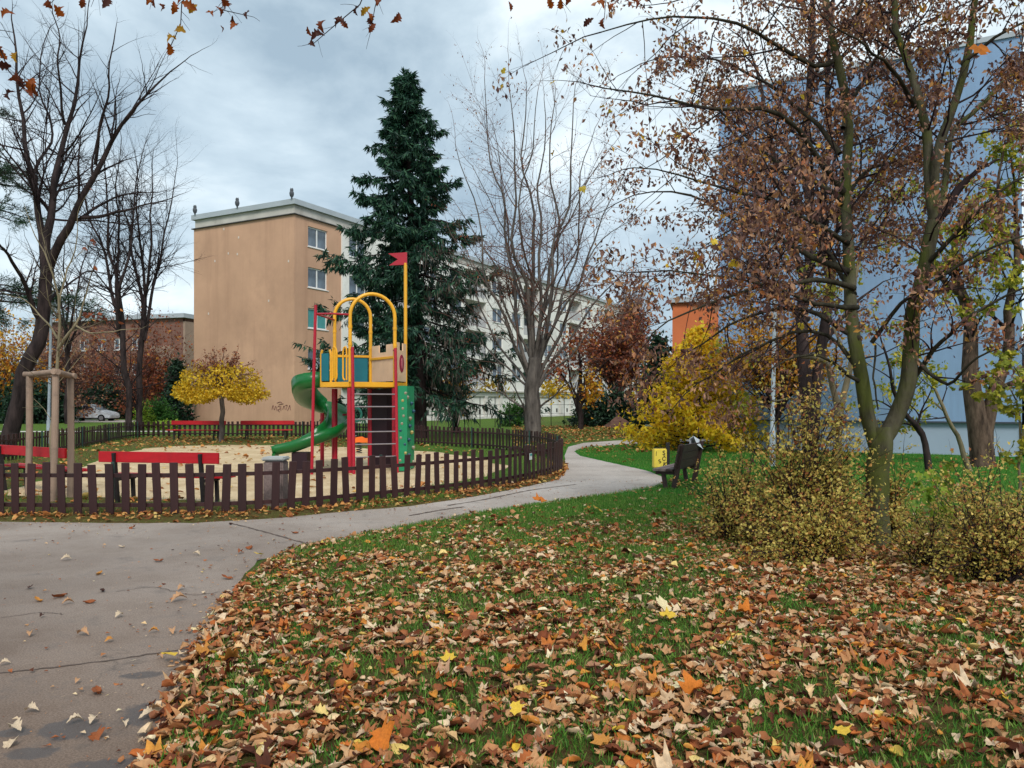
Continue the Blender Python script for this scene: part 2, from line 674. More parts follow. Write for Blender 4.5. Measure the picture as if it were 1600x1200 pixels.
# ------------------------------------------------------------------ ground, path, sand
FENCE_CTRL = [(-9.6, 11.6), (-7.5, 10.95), (-5.5, 10.85), (-4.3, 10.95), (-3.4, 11.3), (-2.57, 11.95), (-1.67, 12.8), (-0.75, 13.85),
              (-0.1, 14.75), (0.62, 16.3), (1.16, 18.3), (1.12, 21.1), (0.72, 23.1), (-0.7, 26.2), (-3.3, 28.9), (-6.6, 33.0),
              (-9.6, 35.7), (-12.5, 36.3), (-15.2, 36.4), (-17.0, 35.2), (-16.7, 32.5), (-15.9, 29.6), (-14.8, 25.6), (-13.9, 21.6), (-13.4, 17.5), (-12.1, 13.6)]
FENCE = closed_spline(FENCE_CTRL, 0.225)

path_px_right = [(225, 1200), (258, 1130), (296, 1045), (340, 962), (378, 905), (402, 876), (470, 858), (560, 838), (640, 822), (720, 808),
                 (800, 795), (880, 784), (960, 772), (1015, 763), (1040, 755), (1036, 745), (1010, 735), (950, 722), (906, 712), (897, 705), (915, 700), (960, 695.5), (1005, 693)]
path_px_left = [(1005, 686.5), (960, 688.5), (912, 692), (888, 698), (882, 712), (885, 735), (870, 750), (800, 765), (740, 776), (640, 791), (540, 799),
                (430, 810), (300, 817), (150, 817), (0, 815)]
PATH = ([(-2.6, -6.0), (-2.05, 0.0), (-1.75, 2.2)] + [G(*q) for q in path_px_right] + [(8.5, 31.2), (16, 36.5), (40, 50), (40, 53), (16, 39.5), (8.0, 34.6)] +
        [G(*q) for q in path_px_left] + [(-10, 10.9), (-20, 12.0), (-40, 14), (-40, -6)])
def densify(poly, step, jit, seed):
    rg = np.random.default_rng(seed)
    out = []
    n = len(poly)
    for i in range(n):
        a, b = np.array(poly[i]), np.array(poly[(i + 1) % n])
        L = np.linalg.norm(b - a)
        m = max(1, int(L / step)) if L < 12 else 1
        for k in range(m):
            q = a + (b - a) * k / m
            d = math.hypot(*q)
            out.append(tuple(q + rg.normal(size=2) * jit * min(1.0, 8 / max(d, 1)) * (1 if L < 12 else 0)))
    return out
PATH_SHEET = densify(PATH, 0.18, 0.022, 1)
SAND_CTRL = [(-9.2, 13.6), (-7.0, 12.9), (-5.0, 12.4), (-3.4, 12.7), (-1.8, 14.2), (-0.7, 16.2), (-0.2, 18.6), (-0.5, 21.4), (-2.2, 24.4), (-4.6, 26.6),
             (-7.4, 28.8), (-10.5, 29.4), (-12.6, 28.2), (-12.4, 24.5), (-11.0, 20.0), (-9.8, 16.5)]
SAND = closed_spline(SAND_CTRL, 0.35)
_rg = np.random.default_rng(5)
SAND = [tuple(q) for q in SAND[::2] + _rg.normal(size=SAND[::2].shape) * 0.14]

def ss(a, b, x):
    t = np.clip((x - a) / (b - a), 0, 1)
    return t * t * (3 - 2 * t)

def ground_z(x, y, dp=None, ds=None):
    dp = sdist(x, y, PATH) if dp is None else dp
    ds = sdist(x, y, SAND) if ds is None else ds
    d = np.minimum(dp, ds)
    z = -0.03 + 0.065 * ss(-0.11, 0.13, d) + 0.05 * (fbm(x * 0.8, y * 0.8, 3) - 0.5) * ss(0.0, 0.8, d)
    return z

gx = np.concatenate([-np.geomspace(420, 21, 14), np.arange(-20, -3, 0.3), np.arange(-3, 7, 0.14), np.arange(7, 20, 0.4), np.geomspace(20.5, 420, 14)])
gy = np.concatenate([np.linspace(-60, -2, 8), np.arange(-1, 2, 0.5), np.arange(2, 13, 0.14), np.arange(13, 40, 0.3), np.linspace(40.5, 100, 30), np.geomspace(105, 700, 12)])
XX, YY = np.meshgrid(gx, gy, indexing='ij')
x_, y_ = XX.ravel(), YY.ravel()
dp_, ds_ = sdist(x_, y_, PATH), sdist(x_, y_, SAND)
z_ = ground_z(x_, y_, dp_, ds_)
nx, ny = len(gx), len(gy)
ii, jj = np.meshgrid(np.arange(nx - 1), np.arange(ny - 1), indexing='ij')
q_ = np.stack([ii * ny + jj, (ii + 1) * ny + jj, (ii + 1) * ny + jj + 1, ii * ny + jj + 1], -1).reshape(-1, 4)
gme = np_mesh('ground', np.stack([x_, y_, z_], 1), [q_], smooth=True)
# what grows or lies there: R = leaf litter, G = lush grass
fd_ = sdist(x_, y_, [tuple(q) for q in FENCE[::4]])
right = (x_ > -2.5) & (dp_ > 0)
lit = np.where(right & (fd_ > 0.5), np.clip(1.15 - ss(7.5, 12.5, y_ - 0.12 * x_), 0, 1), 0.0)
lit = np.maximum(lit, np.where((fd_ < 1.1) & (fd_ > -0.5) & (y_ < 22), 0.8, 0))
lit = np.maximum(lit, np.where((fd_ < 0) & (ds_ > 0) & (x_ < -4), 0.62, 0))
lit = np.maximum(lit, np.where((y_ > 26) & (x_ > 0) & (fd_ > 0), 0.42, 0))
lit = np.maximum(lit, 0.95 * np.exp(-(((x_ - 4.2) / 2.6) ** 2 + ((y_ - 7.9) / 1.8) ** 2)))
lush = np.where((x_ > 1.4) & (y_ > 11) & (y_ < 30), 1.0, 0.35)
ca = gme.color_attributes.new('zone', 'FLOAT_COLOR', 'POINT')
cc = np.zeros((len(x_), 4), np.float32)
cc[:, 0], cc[:, 1], cc[:, 3] = lit, lush, 1
ca.data.foreach_set('color', cc.ravel())

m, n, l, b = nodes_of('ground_soil_and_grass')
at = n.new('ShaderNodeAttribute'); at.attribute_name = 'zone'
sep = n.new('ShaderNodeSeparateColor'); l.new(at.outputs['Color'], sep.inputs['Color'])
t1 = noise(n, l, 1.3, 8, 0.7)
t2 = noise(n, l, 18, 6, 0.75)
grass_dull = ramp(n, l, t2.outputs['Fac'], [(0.3, lin(66, 72, 34)), (0.55, lin(98, 108, 48)), (0.75, lin(134, 128, 72))])
grass_lush = ramp(n, l, t2.outputs['Fac'], [(0.3, lin(30, 78, 24)), (0.55, lin(52, 122, 36)), (0.8, lin(92, 148, 52))])
gr = mixc(n, l, sep.outputs['Green'], grass_dull.outputs['Color'], grass_lush.outputs['Color'])
litc = ramp(n, l, t2.outputs['Fac'], [(0.28, lin(50, 52, 26)), (0.45, lin(104, 80, 50)), (0.56, lin(82, 96, 42)), (0.66, lin(164, 124, 90)), (0.8, lin(74, 92, 38))])
mth = n.new('ShaderNodeMath'); mth.operation = 'ADD'; l.new(sep.outputs['Red'], mth.inputs[0])
mm = n.new('ShaderNodeMath'); mm.operation = 'MULTIPLY_ADD'; l.new(t1.outputs['Fac'], mm.inputs[0]); mm.inputs[1].default_value = 1.4; mm.inputs[2].default_value = -0.7
l.new(mm.outputs[0], mth.inputs[1])
fac = ramp(n, l, mth.outputs[0], [(0.35, (0, 0, 0)), (0.62, (1, 1, 1))])
l.new(mixc(n, l, fac.outputs['Color'], gr, litc.outputs['Color']), b.inputs['Base Color'])
b.inputs['Roughness'].default_value = 0.95
b.inputs['Specular IOR Level'].default_value = 0.1
t3 = noise(n, l, 45, 6, 0.8)
bump(n, l, b, t3.outputs['Fac'], 1.0, 0.04)
struct(link('ground', gme, m))

def sheet(name, poly, z, mat, parent=None):
    tri = mgeo.tessellate_polygon([[Vector((p[0], p[1], 0)) for p in poly]])
    V = np.array([(p[0], p[1], z) for p in poly])
    me = np_mesh(name, V, [np.array(tri)])
    bm = bmesh.new(); bm.from_mesh(me)
    bmesh.ops.recalc_face_normals(bm, faces=bm.faces)
    bm.faces.ensure_lookup_table()
    if bm.faces[0].normal.z < 0:
        bmesh.ops.reverse_faces(bm, faces=bm.faces)
    bm.to_mesh(me); bm.free()
    return link(name, me, mat, parent)

m, n, l, b = nodes_of('asphalt')
t1 = noise(n, l, 0.55, 8, 0.65)
t2 = noise(n, l, 95, 5, 0.8)
t3 = noise(n, l, 2.2, 8, 0.75)
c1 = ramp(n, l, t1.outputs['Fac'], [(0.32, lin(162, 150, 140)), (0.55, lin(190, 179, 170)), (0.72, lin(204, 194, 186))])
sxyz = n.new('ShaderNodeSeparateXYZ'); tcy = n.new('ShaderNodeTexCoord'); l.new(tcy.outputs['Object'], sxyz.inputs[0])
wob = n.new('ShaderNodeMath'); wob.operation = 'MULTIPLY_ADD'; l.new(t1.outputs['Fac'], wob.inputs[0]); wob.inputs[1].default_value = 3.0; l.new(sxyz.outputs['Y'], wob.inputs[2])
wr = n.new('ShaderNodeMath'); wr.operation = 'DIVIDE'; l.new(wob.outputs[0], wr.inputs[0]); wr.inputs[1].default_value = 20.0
near_far = ramp(n, l, wr.outputs[0], [(0.26, (0, 0, 0)), (0.50, (0.38,) * 3), (0.85, (1, 1, 1))])  # leaf stain plus the oak's shade put into the near colour; paler far
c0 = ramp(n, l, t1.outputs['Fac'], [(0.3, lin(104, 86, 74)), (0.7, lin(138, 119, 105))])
c9 = mixc(n, l, near_far.outputs['Color'], c0.outputs['Color'], c1.outputs['Color'])
c2 = ramp(n, l, t2.outputs['Fac'], [(0.40, (0.62,) * 3), (0.60, (1.22,) * 3)])
o = mixc(n, l, 1.0, c9, c2.outputs['Color'], 'MULTIPLY')
d1 = ramp(n, l, t3.outputs['Fac'], [(0.54, (0, 0, 0)), (0.68, (0.55,) * 3)])
o = mixc(n, l, d1.outputs['Color'], o, lin(84, 74, 68))
vor = n.new('ShaderNodeTexVoronoi'); vor.feature = 'DISTANCE_TO_EDGE'; vor.inputs['Scale'].default_value = 0.42
tcv = n.new('ShaderNodeTexCoord'); t4 = noise(n, l, 1.6, 5)
av = n.new('ShaderNodeVectorMath'); av.operation = 'MULTIPLY_ADD'
l.new(t4.outputs['Color'], av.inputs[0]); av.inputs[1].default_value = (0.9, 0.9, 0.9); l.new(tcv.outputs['Object'], av.inputs[2])
l.new(av.outputs['Vector'], vor.inputs['Vector'])
ck = ramp(n, l, vor.outputs['Distance'], [(0.0, (0.5,) * 3), (0.005, (0, 0, 0))])
ckm = ramp(n, l, t1.outputs['Fac'], [(0.5, (0, 0, 0)), (0.62, (1, 1, 1))])
ckf = mixc(n, l, 1.0, ck.outputs['Color'], ckm.outputs['Color'], 'MULTIPLY')
o = mixc(n, l, ckf, o, lin(80, 72, 66))
rough = ramp(n, l, t3.outputs['Fac'], [(0.45, (0.8,) * 3), (0.72, (0.5,) * 3)]).outputs['Color']
# damp stains left in shallow dips
for (u, v, a_, c_) in [(245, 1112, 0.20, 0.19), (110, 1140, 0.17, 0.16), (50, 1178, 0.13, 0.08), (22, 1145, 0.10, 0.06), (225, 1055, 0.13, 0.08), (188, 1194, 0.28, 0.06)]:
    cx, cy = G(u, v)
    sb = n.new('ShaderNodeVectorMath'); sb.operation = 'SUBTRACT'; l.new(tcv.outputs['Object'], sb.inputs[0]); sb.inputs[1].default_value = (cx, cy, 0)
    dv = n.new('ShaderNodeVectorMath'); dv.operation = 'DIVIDE'; l.new(sb.outputs['Vector'], dv.inputs[0]); dv.inputs[1].default_value = (a_, c_, 1)
    tn = noise(n, l, 9, 6, 0.65)
    ad = n.new('ShaderNodeVectorMath'); ad.operation = 'MULTIPLY_ADD'; l.new(tn.outputs['Color'], ad.inputs[0]); ad.inputs[1].default_value = (1.5, 1.5, 0); l.new(dv.outputs['Vector'], ad.inputs[2])
    s2 = n.new('ShaderNodeVectorMath'); s2.operation = 'SUBTRACT'; l.new(ad.outputs['Vector'], s2.inputs[0]); s2.inputs[1].default_value = (0.75, 0.75, 0)
    ln = n.new('ShaderNodeVectorMath'); ln.operation = 'LENGTH'; l.new(s2.outputs['Vector'], ln.inputs[0])
    mk = ramp(n, l, ln.outputs['Value'], [(0.74, (0.8,) * 3), (0.94, (0, 0, 0))]).outputs['Color']
    o = mixc(n, l, mk, o, lin(82, 76, 74))
    rough = mixc(n, l, mk, rough, (0.36,) * 3)
l.new(o, b.inputs['Base Color'])
l.new(rough, b.inputs['Roughness'])
b.inputs['Specular IOR Level'].default_value = 0.22
bump(n, l, b, t2.outputs['Fac'], 0.6, 0.008)
asphalt = m
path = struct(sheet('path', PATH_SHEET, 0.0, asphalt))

m, n, l, b = nodes_of('sand')
t1 = noise(n, l, 0.9, 8, 0.7); t2 = noise(n, l, 30, 5, 0.7)
c1 = ramp(n, l, t1.outputs['Fac'], [(0.3, lin(192, 164, 126)), (0.6, lin(224, 200, 162)), (0.75, lin(234, 216, 184))])
c2 = ramp(n, l, t2.outputs['Fac'], [(0.3, (0.78,) * 3), (0.65, (1.08,) * 3)])
t5 = noise(n, l, 3.5, 8, 0.75)
pt_ = ramp(n, l, t5.outputs['Fac'], [(0.52, (0, 0, 0)), (0.68, (0.75,) * 3)])
sc_ = mixc(n, l, 1.0, c1.outputs['Color'], c2.outputs['Color'], 'MULTIPLY')
l.new(mixc(n, l, pt_.outputs['Color'], sc_, lin(168, 138, 96)), b.inputs['Base Color'])
b.inputs['Roughness'].default_value = 0.95
bump(n, l, b, t2.outputs['Fac'], 0.8, 0.05)
b.inputs['Specular IOR Level'].default_value = 0.1
sand = struct(sheet('sand_area', SAND, 0.004, m))

# expansion joints and damp patches on the path
M_tar = mat_plain('joint_tar', lin(92, 78, 70), 0.35, 14, 0.9)
def strip(name, pts, w, z, seed):
    rg = np.random.default_rng(seed)
    p = spline(pts, 40)
    t = norm(np.gradient(p, axis=0))
    s = np.stack([-t[:, 1], t[:, 0]], 1)
    ww = w * (0.5 + rg.random(40))[:, None]
    p = p + rg.normal(size=p.shape) * 0.006
    V = np.vstack([np.column_stack([p + s * ww / 2, np.full(40, z)]), np.column_stack([p - s * ww / 2, np.full(40, z)])])
    f = np.array([[i, i + 1, 41 + i, 40 + i] for i in range(39)])
    return link(name, np_mesh(name, V, [f]), M_tar, path)
strip('path_joint', [G(-260, 1075), G(0, 1052), G(150, 1035), G(292, 1014)], 0.014, 0.004, 1)
strip('path_joint', [G(362, 818), G(420, 833), G(497, 855)], 0.03, 0.004, 2)
strip('path_crack', [G(0, 966), G(60, 958), G(100, 960)], 0.008, 0.004, 3)
strip('path_crack', [G(180, 925), G(240, 918), G(300, 930), G(345, 925)], 0.007, 0.004, 4)
strip('path_crack', [G(700, 790), G(760, 780), G(830, 766), G(900, 757)], 0.05, 0.004, 5)
strip('path_crack', [G(640, 806), G(690, 797), G(725, 792)], 0.06, 0.004, 6)
# ------------------------------------------------------------------ buildings
def wall_grid(mb, org, d, L, z0, z1, openings, depth):
    """wall face from org along d, with rectangular openings (t0,t1,za,zb) and their reveals"""
    org, d = np.asarray(org, float), np.asarray(d, float)
    nrm = np.array([d[1], -d[0]])          # outward, to the right of d
    ts = sorted({0.0, L, *[q for o_ in openings for q in o_[:2]]})
    zs = sorted({z0, z1, *[q for o_ in openings for q in o_[2:4]]})
    pt = lambda t, z, k=0.0: (org[0] + d[0] * t - nrm[0] * k, org[1] + d[1] * t - nrm[1] * k, z)
    for i in range(len(ts) - 1):
        tc = (ts[i] + ts[i + 1]) / 2
        for j in range(len(zs) - 1):
            zc = (zs[j] + zs[j + 1]) / 2
            if any(o_[0] < tc < o_[1] and o_[2] < zc < o_[3] for o_ in openings):
                continue
            mb.add([pt(ts[i], zs[j]), pt(ts[i + 1], zs[j]), pt(ts[i + 1], zs[j + 1]), pt(ts[i], zs[j + 1])], [(0, 1, 2, 3)])
    for o_ in openings:
        t0, t1, a, c = o_[:4]
        k = o_[4] if len(o_) > 4 else depth
        mb.add([pt(t0, a), pt(t1, a), pt(t1, a, k), pt(t0, a, k)], [(0, 1, 2, 3)])
        mb.add([pt(t0, c), pt(t1, c), pt(t1, c, k), pt(t0, c, k)], [(0, 3, 2, 1)])
        mb.add([pt(t0, a), pt(t0, c), pt(t0, c, k), pt(t0, a, k)], [(0, 3, 2, 1)])
        mb.add([pt(t1, a), pt(t1, c), pt(t1, c, k), pt(t1, a, k)], [(0, 1, 2, 3)])
        if len(o_) > 4:
            mb.add([pt(t0, a, k), pt(t1, a, k), pt(t1, c, k), pt(t0, c, k)], [(0, 1, 2, 3)])

M_tan = mat_plain('tan_render', lin(190, 152, 126), 0.12, 0.3, 0.92, 0.15, 0.25, 25, dirt=lin(168, 134, 112))
add_streaks(M_tan, lin(160, 124, 102), 0.45, 0.7)
M_white = mat_plain('pale_grey_render', lin(222, 220, 214), 0.08, 0.3, 0.9, 0.15, 0.2, 20, dirt=lin(160, 156, 148))
M_conc = mat_plain('concrete_cornice', lin(186, 182, 174), 0.12, 0.8, 0.9, 0.15, 0.2, 15, dirt=lin(140, 136, 128))
M_fascia = mat_plain('grey_fascia', lin(164, 172, 178), 0.08, 0.6, 0.6, 0.4)
M_frame = mat_plain('white_window_frame', lin(222, 222, 220), 0.05, 2, 0.5, 0.4)
M_curt = mat_plain('teal_blind', lin(70, 140, 140), 0.1, 4, 0.6)
M_railp = mat_plain('loggia_panel', lin(176, 174, 176), 0.12, 1.2, 0.7)
M_dark = mat_plain('dark_recess', lin(70, 68, 66), 0.2, 1, 0.9)
M_plinth = mat_plain('grey_plinth', lin(206, 202, 196), 0.12, 0.5, 0.9, dirt=lin(150, 146, 138))
m, n, l, b = nodes_of('window_glass')
t1 = noise(n, l, 0.7, 3)
r1 = ramp(n, l, t1.outputs['Fac'], [(0.35, lin(34, 42, 52)), (0.65, lin(96, 110, 124))])
l.new(r1.outputs['Color'], b.inputs['Base Color'])
b.inputs['Roughness'].default_value = 0.08
b.inputs['Specular IOR Level'].default_value = 0.8
M_glass = m

C0 = np.array([-15.24, 53.8]); CL = np.array([-24.27, 58.6])
GD = (CL - C0) / np.linalg.norm(CL - C0)                       # along the gable, leftwards
FD = np.array([-GD[1], GD[0]]) * -1
FD = FD if FD[1] > 0 else -FD                                  # along the long front, away from us
GL = float(np.linalg.norm(CL - C0))
blk = root('apartment_block', (C0[0], C0[1], 0), 'long five-storey block with a windowless tan gable and pale grey front with loggias', 'building')

WIN_MESH = {}
def win_mesh(w, h, bars):
    key = (round(w, 2), round(h, 2), bars)
    if key not in WIN_MESH:
        f = MB(); t = 0.09
        f.box((w / 2, 0, t / 2), (w, 0.07, t)); f.box((w / 2, 0, h - t / 2), (w, 0.07, t))
        f.box((t / 2, 0, h / 2), (t, 0.07, h - 2 * t)); f.box((w - t / 2, 0, h / 2), (t, 0.07, h - 2 * t))
        for k in range(1, bars):
            f.box((w * k / bars, 0, h / 2), (0.11, 0.066, h - 2 * t))
        pw = w / bars
        p = MB(); p.box((0, 0, 0), (pw - 0.1, 0.02, h - 0.16))
        s = MB(); s.box((w / 2, -0.10, -0.03), (w + 0.16, 0.2, 0.05))
        WIN_MESH[key] = (f.mesh('window_frame'), p.mesh('pane'), s.mesh('sill'))
        for me, mt in zip(WIN_MESH[key], (M_frame, M_glass, M_frame)):
            me.materials.append(mt)
    return WIN_MESH[key]

def put_window(parent, org, d, t0, t1, a, c, rec, bars=2, sill=True, pane_mat=None):
    """window (frame) > pane, sill in an opening of the wall that starts at org and runs along d"""
    nrm = np.array([d[1], -d[0]])
    w, h = t1 - t0, c - a
    fm, pm, sm = win_mesh(w, h, bars)
    p = np.array(org) + d * t0 - nrm * rec
    win = bpy.data.objects.new('window', fm); COL.objects.link(win)
    win.parent = parent
    rz = math.atan2(d[1], d[0])
    win.matrix_parent_inverse = wm(parent).inverted()
    win.location = (p[0], p[1], a)
    win.rotation_euler = (0, 0, rz)
    for k in range(bars):
        q = bpy.data.objects.new('pane', pm); COL.objects.link(q); q.parent = win
        q.location = (w * (k + 0.5) / bars, 0.012, h / 2)
        if pane_mat:
            q.material_slots[0].link = 'OBJECT'; q.material_slots[0].material = pane_mat
    if sill:
        q = bpy.data.objects.new('sill', sm); COL.objects.link(q); q.parent = win
    return win

ZT = 14.9
sills = [12.85, 9.92, 6.99, 4.06]
mb = MB()
wall_grid(mb, CL, -GD, GL, 0.0, ZT, [], 0.2)
mb.obj('gable_wall', M_tan, blk)
TAN = 4.9
ops = [(1.35, 3.4, s, s + 1.45) for s in sills] + [(1.5, 2.7, 1.35, 2.1)]
mb = MB(); wall_grid(mb, C0, FD, TAN, 0.0, ZT, ops, 0.22)
mb.obj('tan_front_wall', M_tan, blk)
for k, o_ in enumerate(ops):
    put_window(blk, C0, FD, *o_[:4], 0.14, pane_mat=M_curt if k == 2 else None)
LEN = 73.5
C1 = C0 + FD * TAN + np.array([FD[1], -FD[0]]) * 0.12
ops, wins, logs = [], [], []
for s in sills:
    wins.append((0.8, 2.8, s, s + 1.45))
    for q in range(5):
        t = 10.4 - TAN + 12.3 * q
        logs.append((t, t + 4.0, s - 0.75, s + 1.75, 1.3))
        wins += [(t + 5.3, t + 7.5, s, s + 1.45), (t + 9.6, t + 11.8, s, s + 1.45)]
mb = MB(); wall_grid(mb, C1, FD, LEN - TAN, 2.9, ZT, wins + logs, 0.2)
NF = np.array([FD[1], -FD[0]])
e0 = C1 + FD * 0
mb.add([(*(C1 - NF * 0.6), 2.9), (*C1, 2.9), (*C1, ZT), (*(C1 - NF * 0.6), ZT)], [(0, 1, 2, 3)])
mb.obj('front_wall', M_white, blk)
for o_ in wins:
    put_window(blk, C1, FD, *o_, 0.12)
for t0, t1, a, c, dp in logs:
    bp = MB()
    ax3 = (np.array([FD[0], FD[1], 0]), np.array([NF[0], NF[1], 0]), np.array([0, 0, 1.0]))
    ctr = C1 + FD * (t0 + t1) / 2 - NF * 0.06
    bp.box((*ctr, a + 0.52), (t1 - t0 - 0.01, 0.06, 1.0), ax3)
    bal = bp.obj('balcony_panel', M_railp, blk)
    put_window(blk, C1, FD, t0 + 0.5, t0 + 3.5, a + 0.1, c - 0.25, dp - 0.05, bars=3, sill=False)
# plinth storey with panels and small vents
ops = []
for k in range(22):
    t = 1.0 + k * 3.07
    if t + 2.4 < LEN - TAN:
        ops.append((t, t + 2.4, 0.25, 2.3))
C2 = C1 - NF * 0.15
mb = MB(); wall_grid(mb, C2, FD, LEN - TAN, 0.0, 2.75, ops, 0.15)
mb.obj('plinth_wall', M_plinth, blk)
for k, o_ in enumerate(ops):
    pm_ = MB()
    ctr = C2 + FD * (o_[0] + o_[1]) / 2 - NF * 0.17
    pm_.box((*ctr, (o_[2] + o_[3]) / 2), (2.4, 0.04, 2.05), ax3)
    pn = pm_.obj('plinth_panel', M_white, blk)
    vm = MB(); vm.box((*(ctr + NF * 0.035 + FD * 0.4), 0.75), (0.36, 0.03, 0.45), ax3)
    vm.obj('vent', M_dark, pn)
mb = MB(); mb.box((*(C1 + FD * (LEN - TAN) / 2 + NF * 0.05), 2.825), (LEN - TAN, 0.22, 0.14), ax3)
mb.obj('plinth_ledge', M_conc, blk)
# band, fascia, roof
BW = GL
def offs(k):
    a = CL + NF * 0 + GD * 0
    return [CL + GD * k - FD * k, C0 - GD * k - FD * k, C0 - GD * k + FD * (LEN + k), CL + GD * k + FD * (LEN + k)]
for nm, k, za, zb, mt in (('cornice_band', -0.06, ZT, 15.55, M_conc), ('drip_edge', 0.14, ZT - 0.06, ZT + 0.004, M_dark), ('roof_fascia', 0.14, 15.55, 15.92, M_fascia)):
    mb = MB(); mb.prism([tuple(q) for q in offs(k)], za, zb)
    mb.obj(nm, mt, blk)
mb = MB()
wall_grid(mb, C0 + FD * LEN, GD, GL, 0, ZT, [], 0.2)
wall_grid(mb, CL + FD * LEN, -FD, LEN, 0, ZT, [], 0.2)
mb.obj('rear_wall', M_tan, blk)
# the scrawl on the gable
M_graf = mat_plain('scrawl_paint', lin(104, 66, 62), 0.2, 5, 0.8)
gz = MB()
rg = np.random.default_rng(3)
def on_gable(u, v):
    r = (u - 800) / F
    t = (r * C0[1] - C0[0]) / (GD[0] - r * GD[1])
    q = C0 + GD * t
    return np.array([q[0] - FD[0] * 0.012, q[1] - FD[1] * 0.012, H - (v - V0) / F * q[1]])
strokes = [[(425, 640), (427, 633), (429, 641), (431, 634), (433, 642)], [(434, 636), (437, 634), (437, 640), (434, 640), (437, 644)], [(439, 634), (439, 642)], [(436, 632), (443, 631)],
           [(442, 640), (444, 634), (446, 640)], [(446, 634), (449, 633), (448, 638), (450, 642)], [(451, 640), (453, 633), (454, 641)], [(433, 630), (438, 628), (441, 630)]]
for s_ in strokes:
    gz.tube(spline([on_gable(*q) for q in s_], 14), 0.022, 4)
gz.obj('graffiti_scrawl', M_graf, blk)
M_pale = mat_plain('pale_chalk_mark', lin(206, 196, 186), 0.1, 5, 0.9)
for (u, v) in [(373, 371), (357, 396), (371, 397), (326, 490), (336, 408), (451, 408), (350, 358), (420, 470)]:
    pmk = MB(); a_ = on_gable(u, v); pmk.box(a_, (0.10, 0.02, 0.16), (np.array([GD[0], GD[1], 0]), np.array([FD[0], FD[1], 0]), np.array([0, 0, 1.0])))
    pmk.obj('plaster_chip', M_pale, blk)
# owl figures on the parapet
M_owl = mat_plain('owl_figure_grey', lin(74, 78, 84), 0.2, 6, 0.7)
for (u, lab) in ((308, 'grey owl figure at the far left end of the tan gable roof'), (374, 'grey owl figure halfway along the edge of the tan gable roof'), (459, 'grey owl figure on the roof corner above the tan windows')):
    r = (u - 800) / F
    t = (r * C0[1] - C0[0]) / (GD[0] - r * GD[1])
    q = C0 + GD * min(max(t, 0.0), GL) - FD * 0.2
    ro = root('owl_figure', (q[0], q[1], 15.92), lab, 'figurine', 'owl figures on the roof edge')
    bd = MB(); bd.lathe((0, 0, 0), [(0.05, -0.02), (0.06, 0.06), (0.13, 0.16), (0.165, 0.30), (0.15, 0.42), (0.11, 0.48), (0.125, 0.54), (0.12, 0.62), (0.07, 0.68), (0.01, 0.69)], 12)
    bd.obj('body', M_owl, ro, local=True, smooth=True)
    for s_ in (-1, 1):
        ea = MB(); ea.lathe((s_ * 0.07, 0, 0.64), [(0.035, 0), (0.022, 0.05), (0.004, 0.10)], 6)
        ea.obj('ear_tuft', M_owl, ro, local=True)

# blue gable on the right
M_blue = mat_plain('blue_grey_render', lin(128, 156, 188), 0.06, 0.25, 0.85, 0.25, 0.12, 30, dirt=lin(118, 144, 174))
add_streaks(M_blue, lin(108, 128, 152), 0.5)
M_blue2 = mat_plain('pale_blue_plinth', lin(152, 168, 186), 0.08, 0.4, 0.85, 0.2, 0.1, 20)
BL = np.array([7.15, 26.6]); BR = np.array([14.84, 22.35])
BD = (BR - BL) / np.linalg.norm(BR - BL); BLn = float(np.linalg.norm(BR - BL))
BN = np.array([-BD[1], BD[0]]); BN = BN if BN[1] > 0 else -BN
bb = root('blue_building', (BL[0], BL[1], 0), 'tall plain blue-grey gable wall rising behind the foreground trees', 'building')
def slab(mb, a, d, L, nn, dep, z0, z1):
    pts = [a, a + d * L, a + d * L + nn * dep, a + nn * dep]
    mb.prism([tuple(q) for q in pts], z0, z1)
mb = MB(); slab(mb, BL, BD, BLn, BN, 34, 1.05, 12.3); mb.obj('wall', M_blue, bb)
mb = MB(); slab(mb, BL + BN * 0.1, BD, BLn, BN, 33.8, -0.3, 1.05); mb.obj('plinth', M_blue2, bb)
mb = MB(); slab(mb, BL - BD * 0.06 - BN * 0.06, BD, BLn + 0.12, BN, 34.1, 12.3, 12.45); mb.obj('roof_edge', M_fascia, bb)
mb = MB(); slab(mb, BL - BN * 0.03, BD, BLn, BN, 0.06, 1.0, 1.047); mb.obj('drip_strip', mat_plain('dark_strip', lin(60, 66, 76), 0.1, 3), bb)
pb = BR + BD * 0.12 - BN * 0.02
mb = MB(); mb.tube([(pb[0], pb[1], 0), (pb[0], pb[1], 6), (pb[0], pb[1], 12.2)], 0.055, 10); mb.obj('downpipe', M_frame, bb, smooth=True)
M_pier = mat_plain('pale_brick_pier', lin(176, 166, 150), 0.25, 5, 0.9, bmp=0.4, bscale=12)
pa = BR + BD * 0.2 + BN * 0.3
mb = MB(); slab(mb, pa, BD, 5, BN, 20, -0.2, 3.4); mb.obj('side_annex', M_pier, bb)

M_orange = mat_plain('orange_render', lin(204, 116, 74), 0.12, 0.4, 0.9, 0.2, 0.2, 15, dirt=lin(186, 106, 66))
ob = root('orange_building', (10.0, 47.5, 0), 'orange rendered building showing left of the blue gable', 'building')
mb = MB(); slab(mb, np.array([9.92, 47.5]), np.array([0.97, -0.243]), 14, np.array([0.243, 0.97]), 16, -0.2, 7.8); mb.obj('wall', M_orange, ob)
mb = MB(); slab(mb, np.array([9.7, 47.3]), np.array([0.97, -0.243]), 14.4, np.array([0.243, 0.97]), 16.4, 7.8, 8.1); mb.obj('roof', M_fascia, ob)

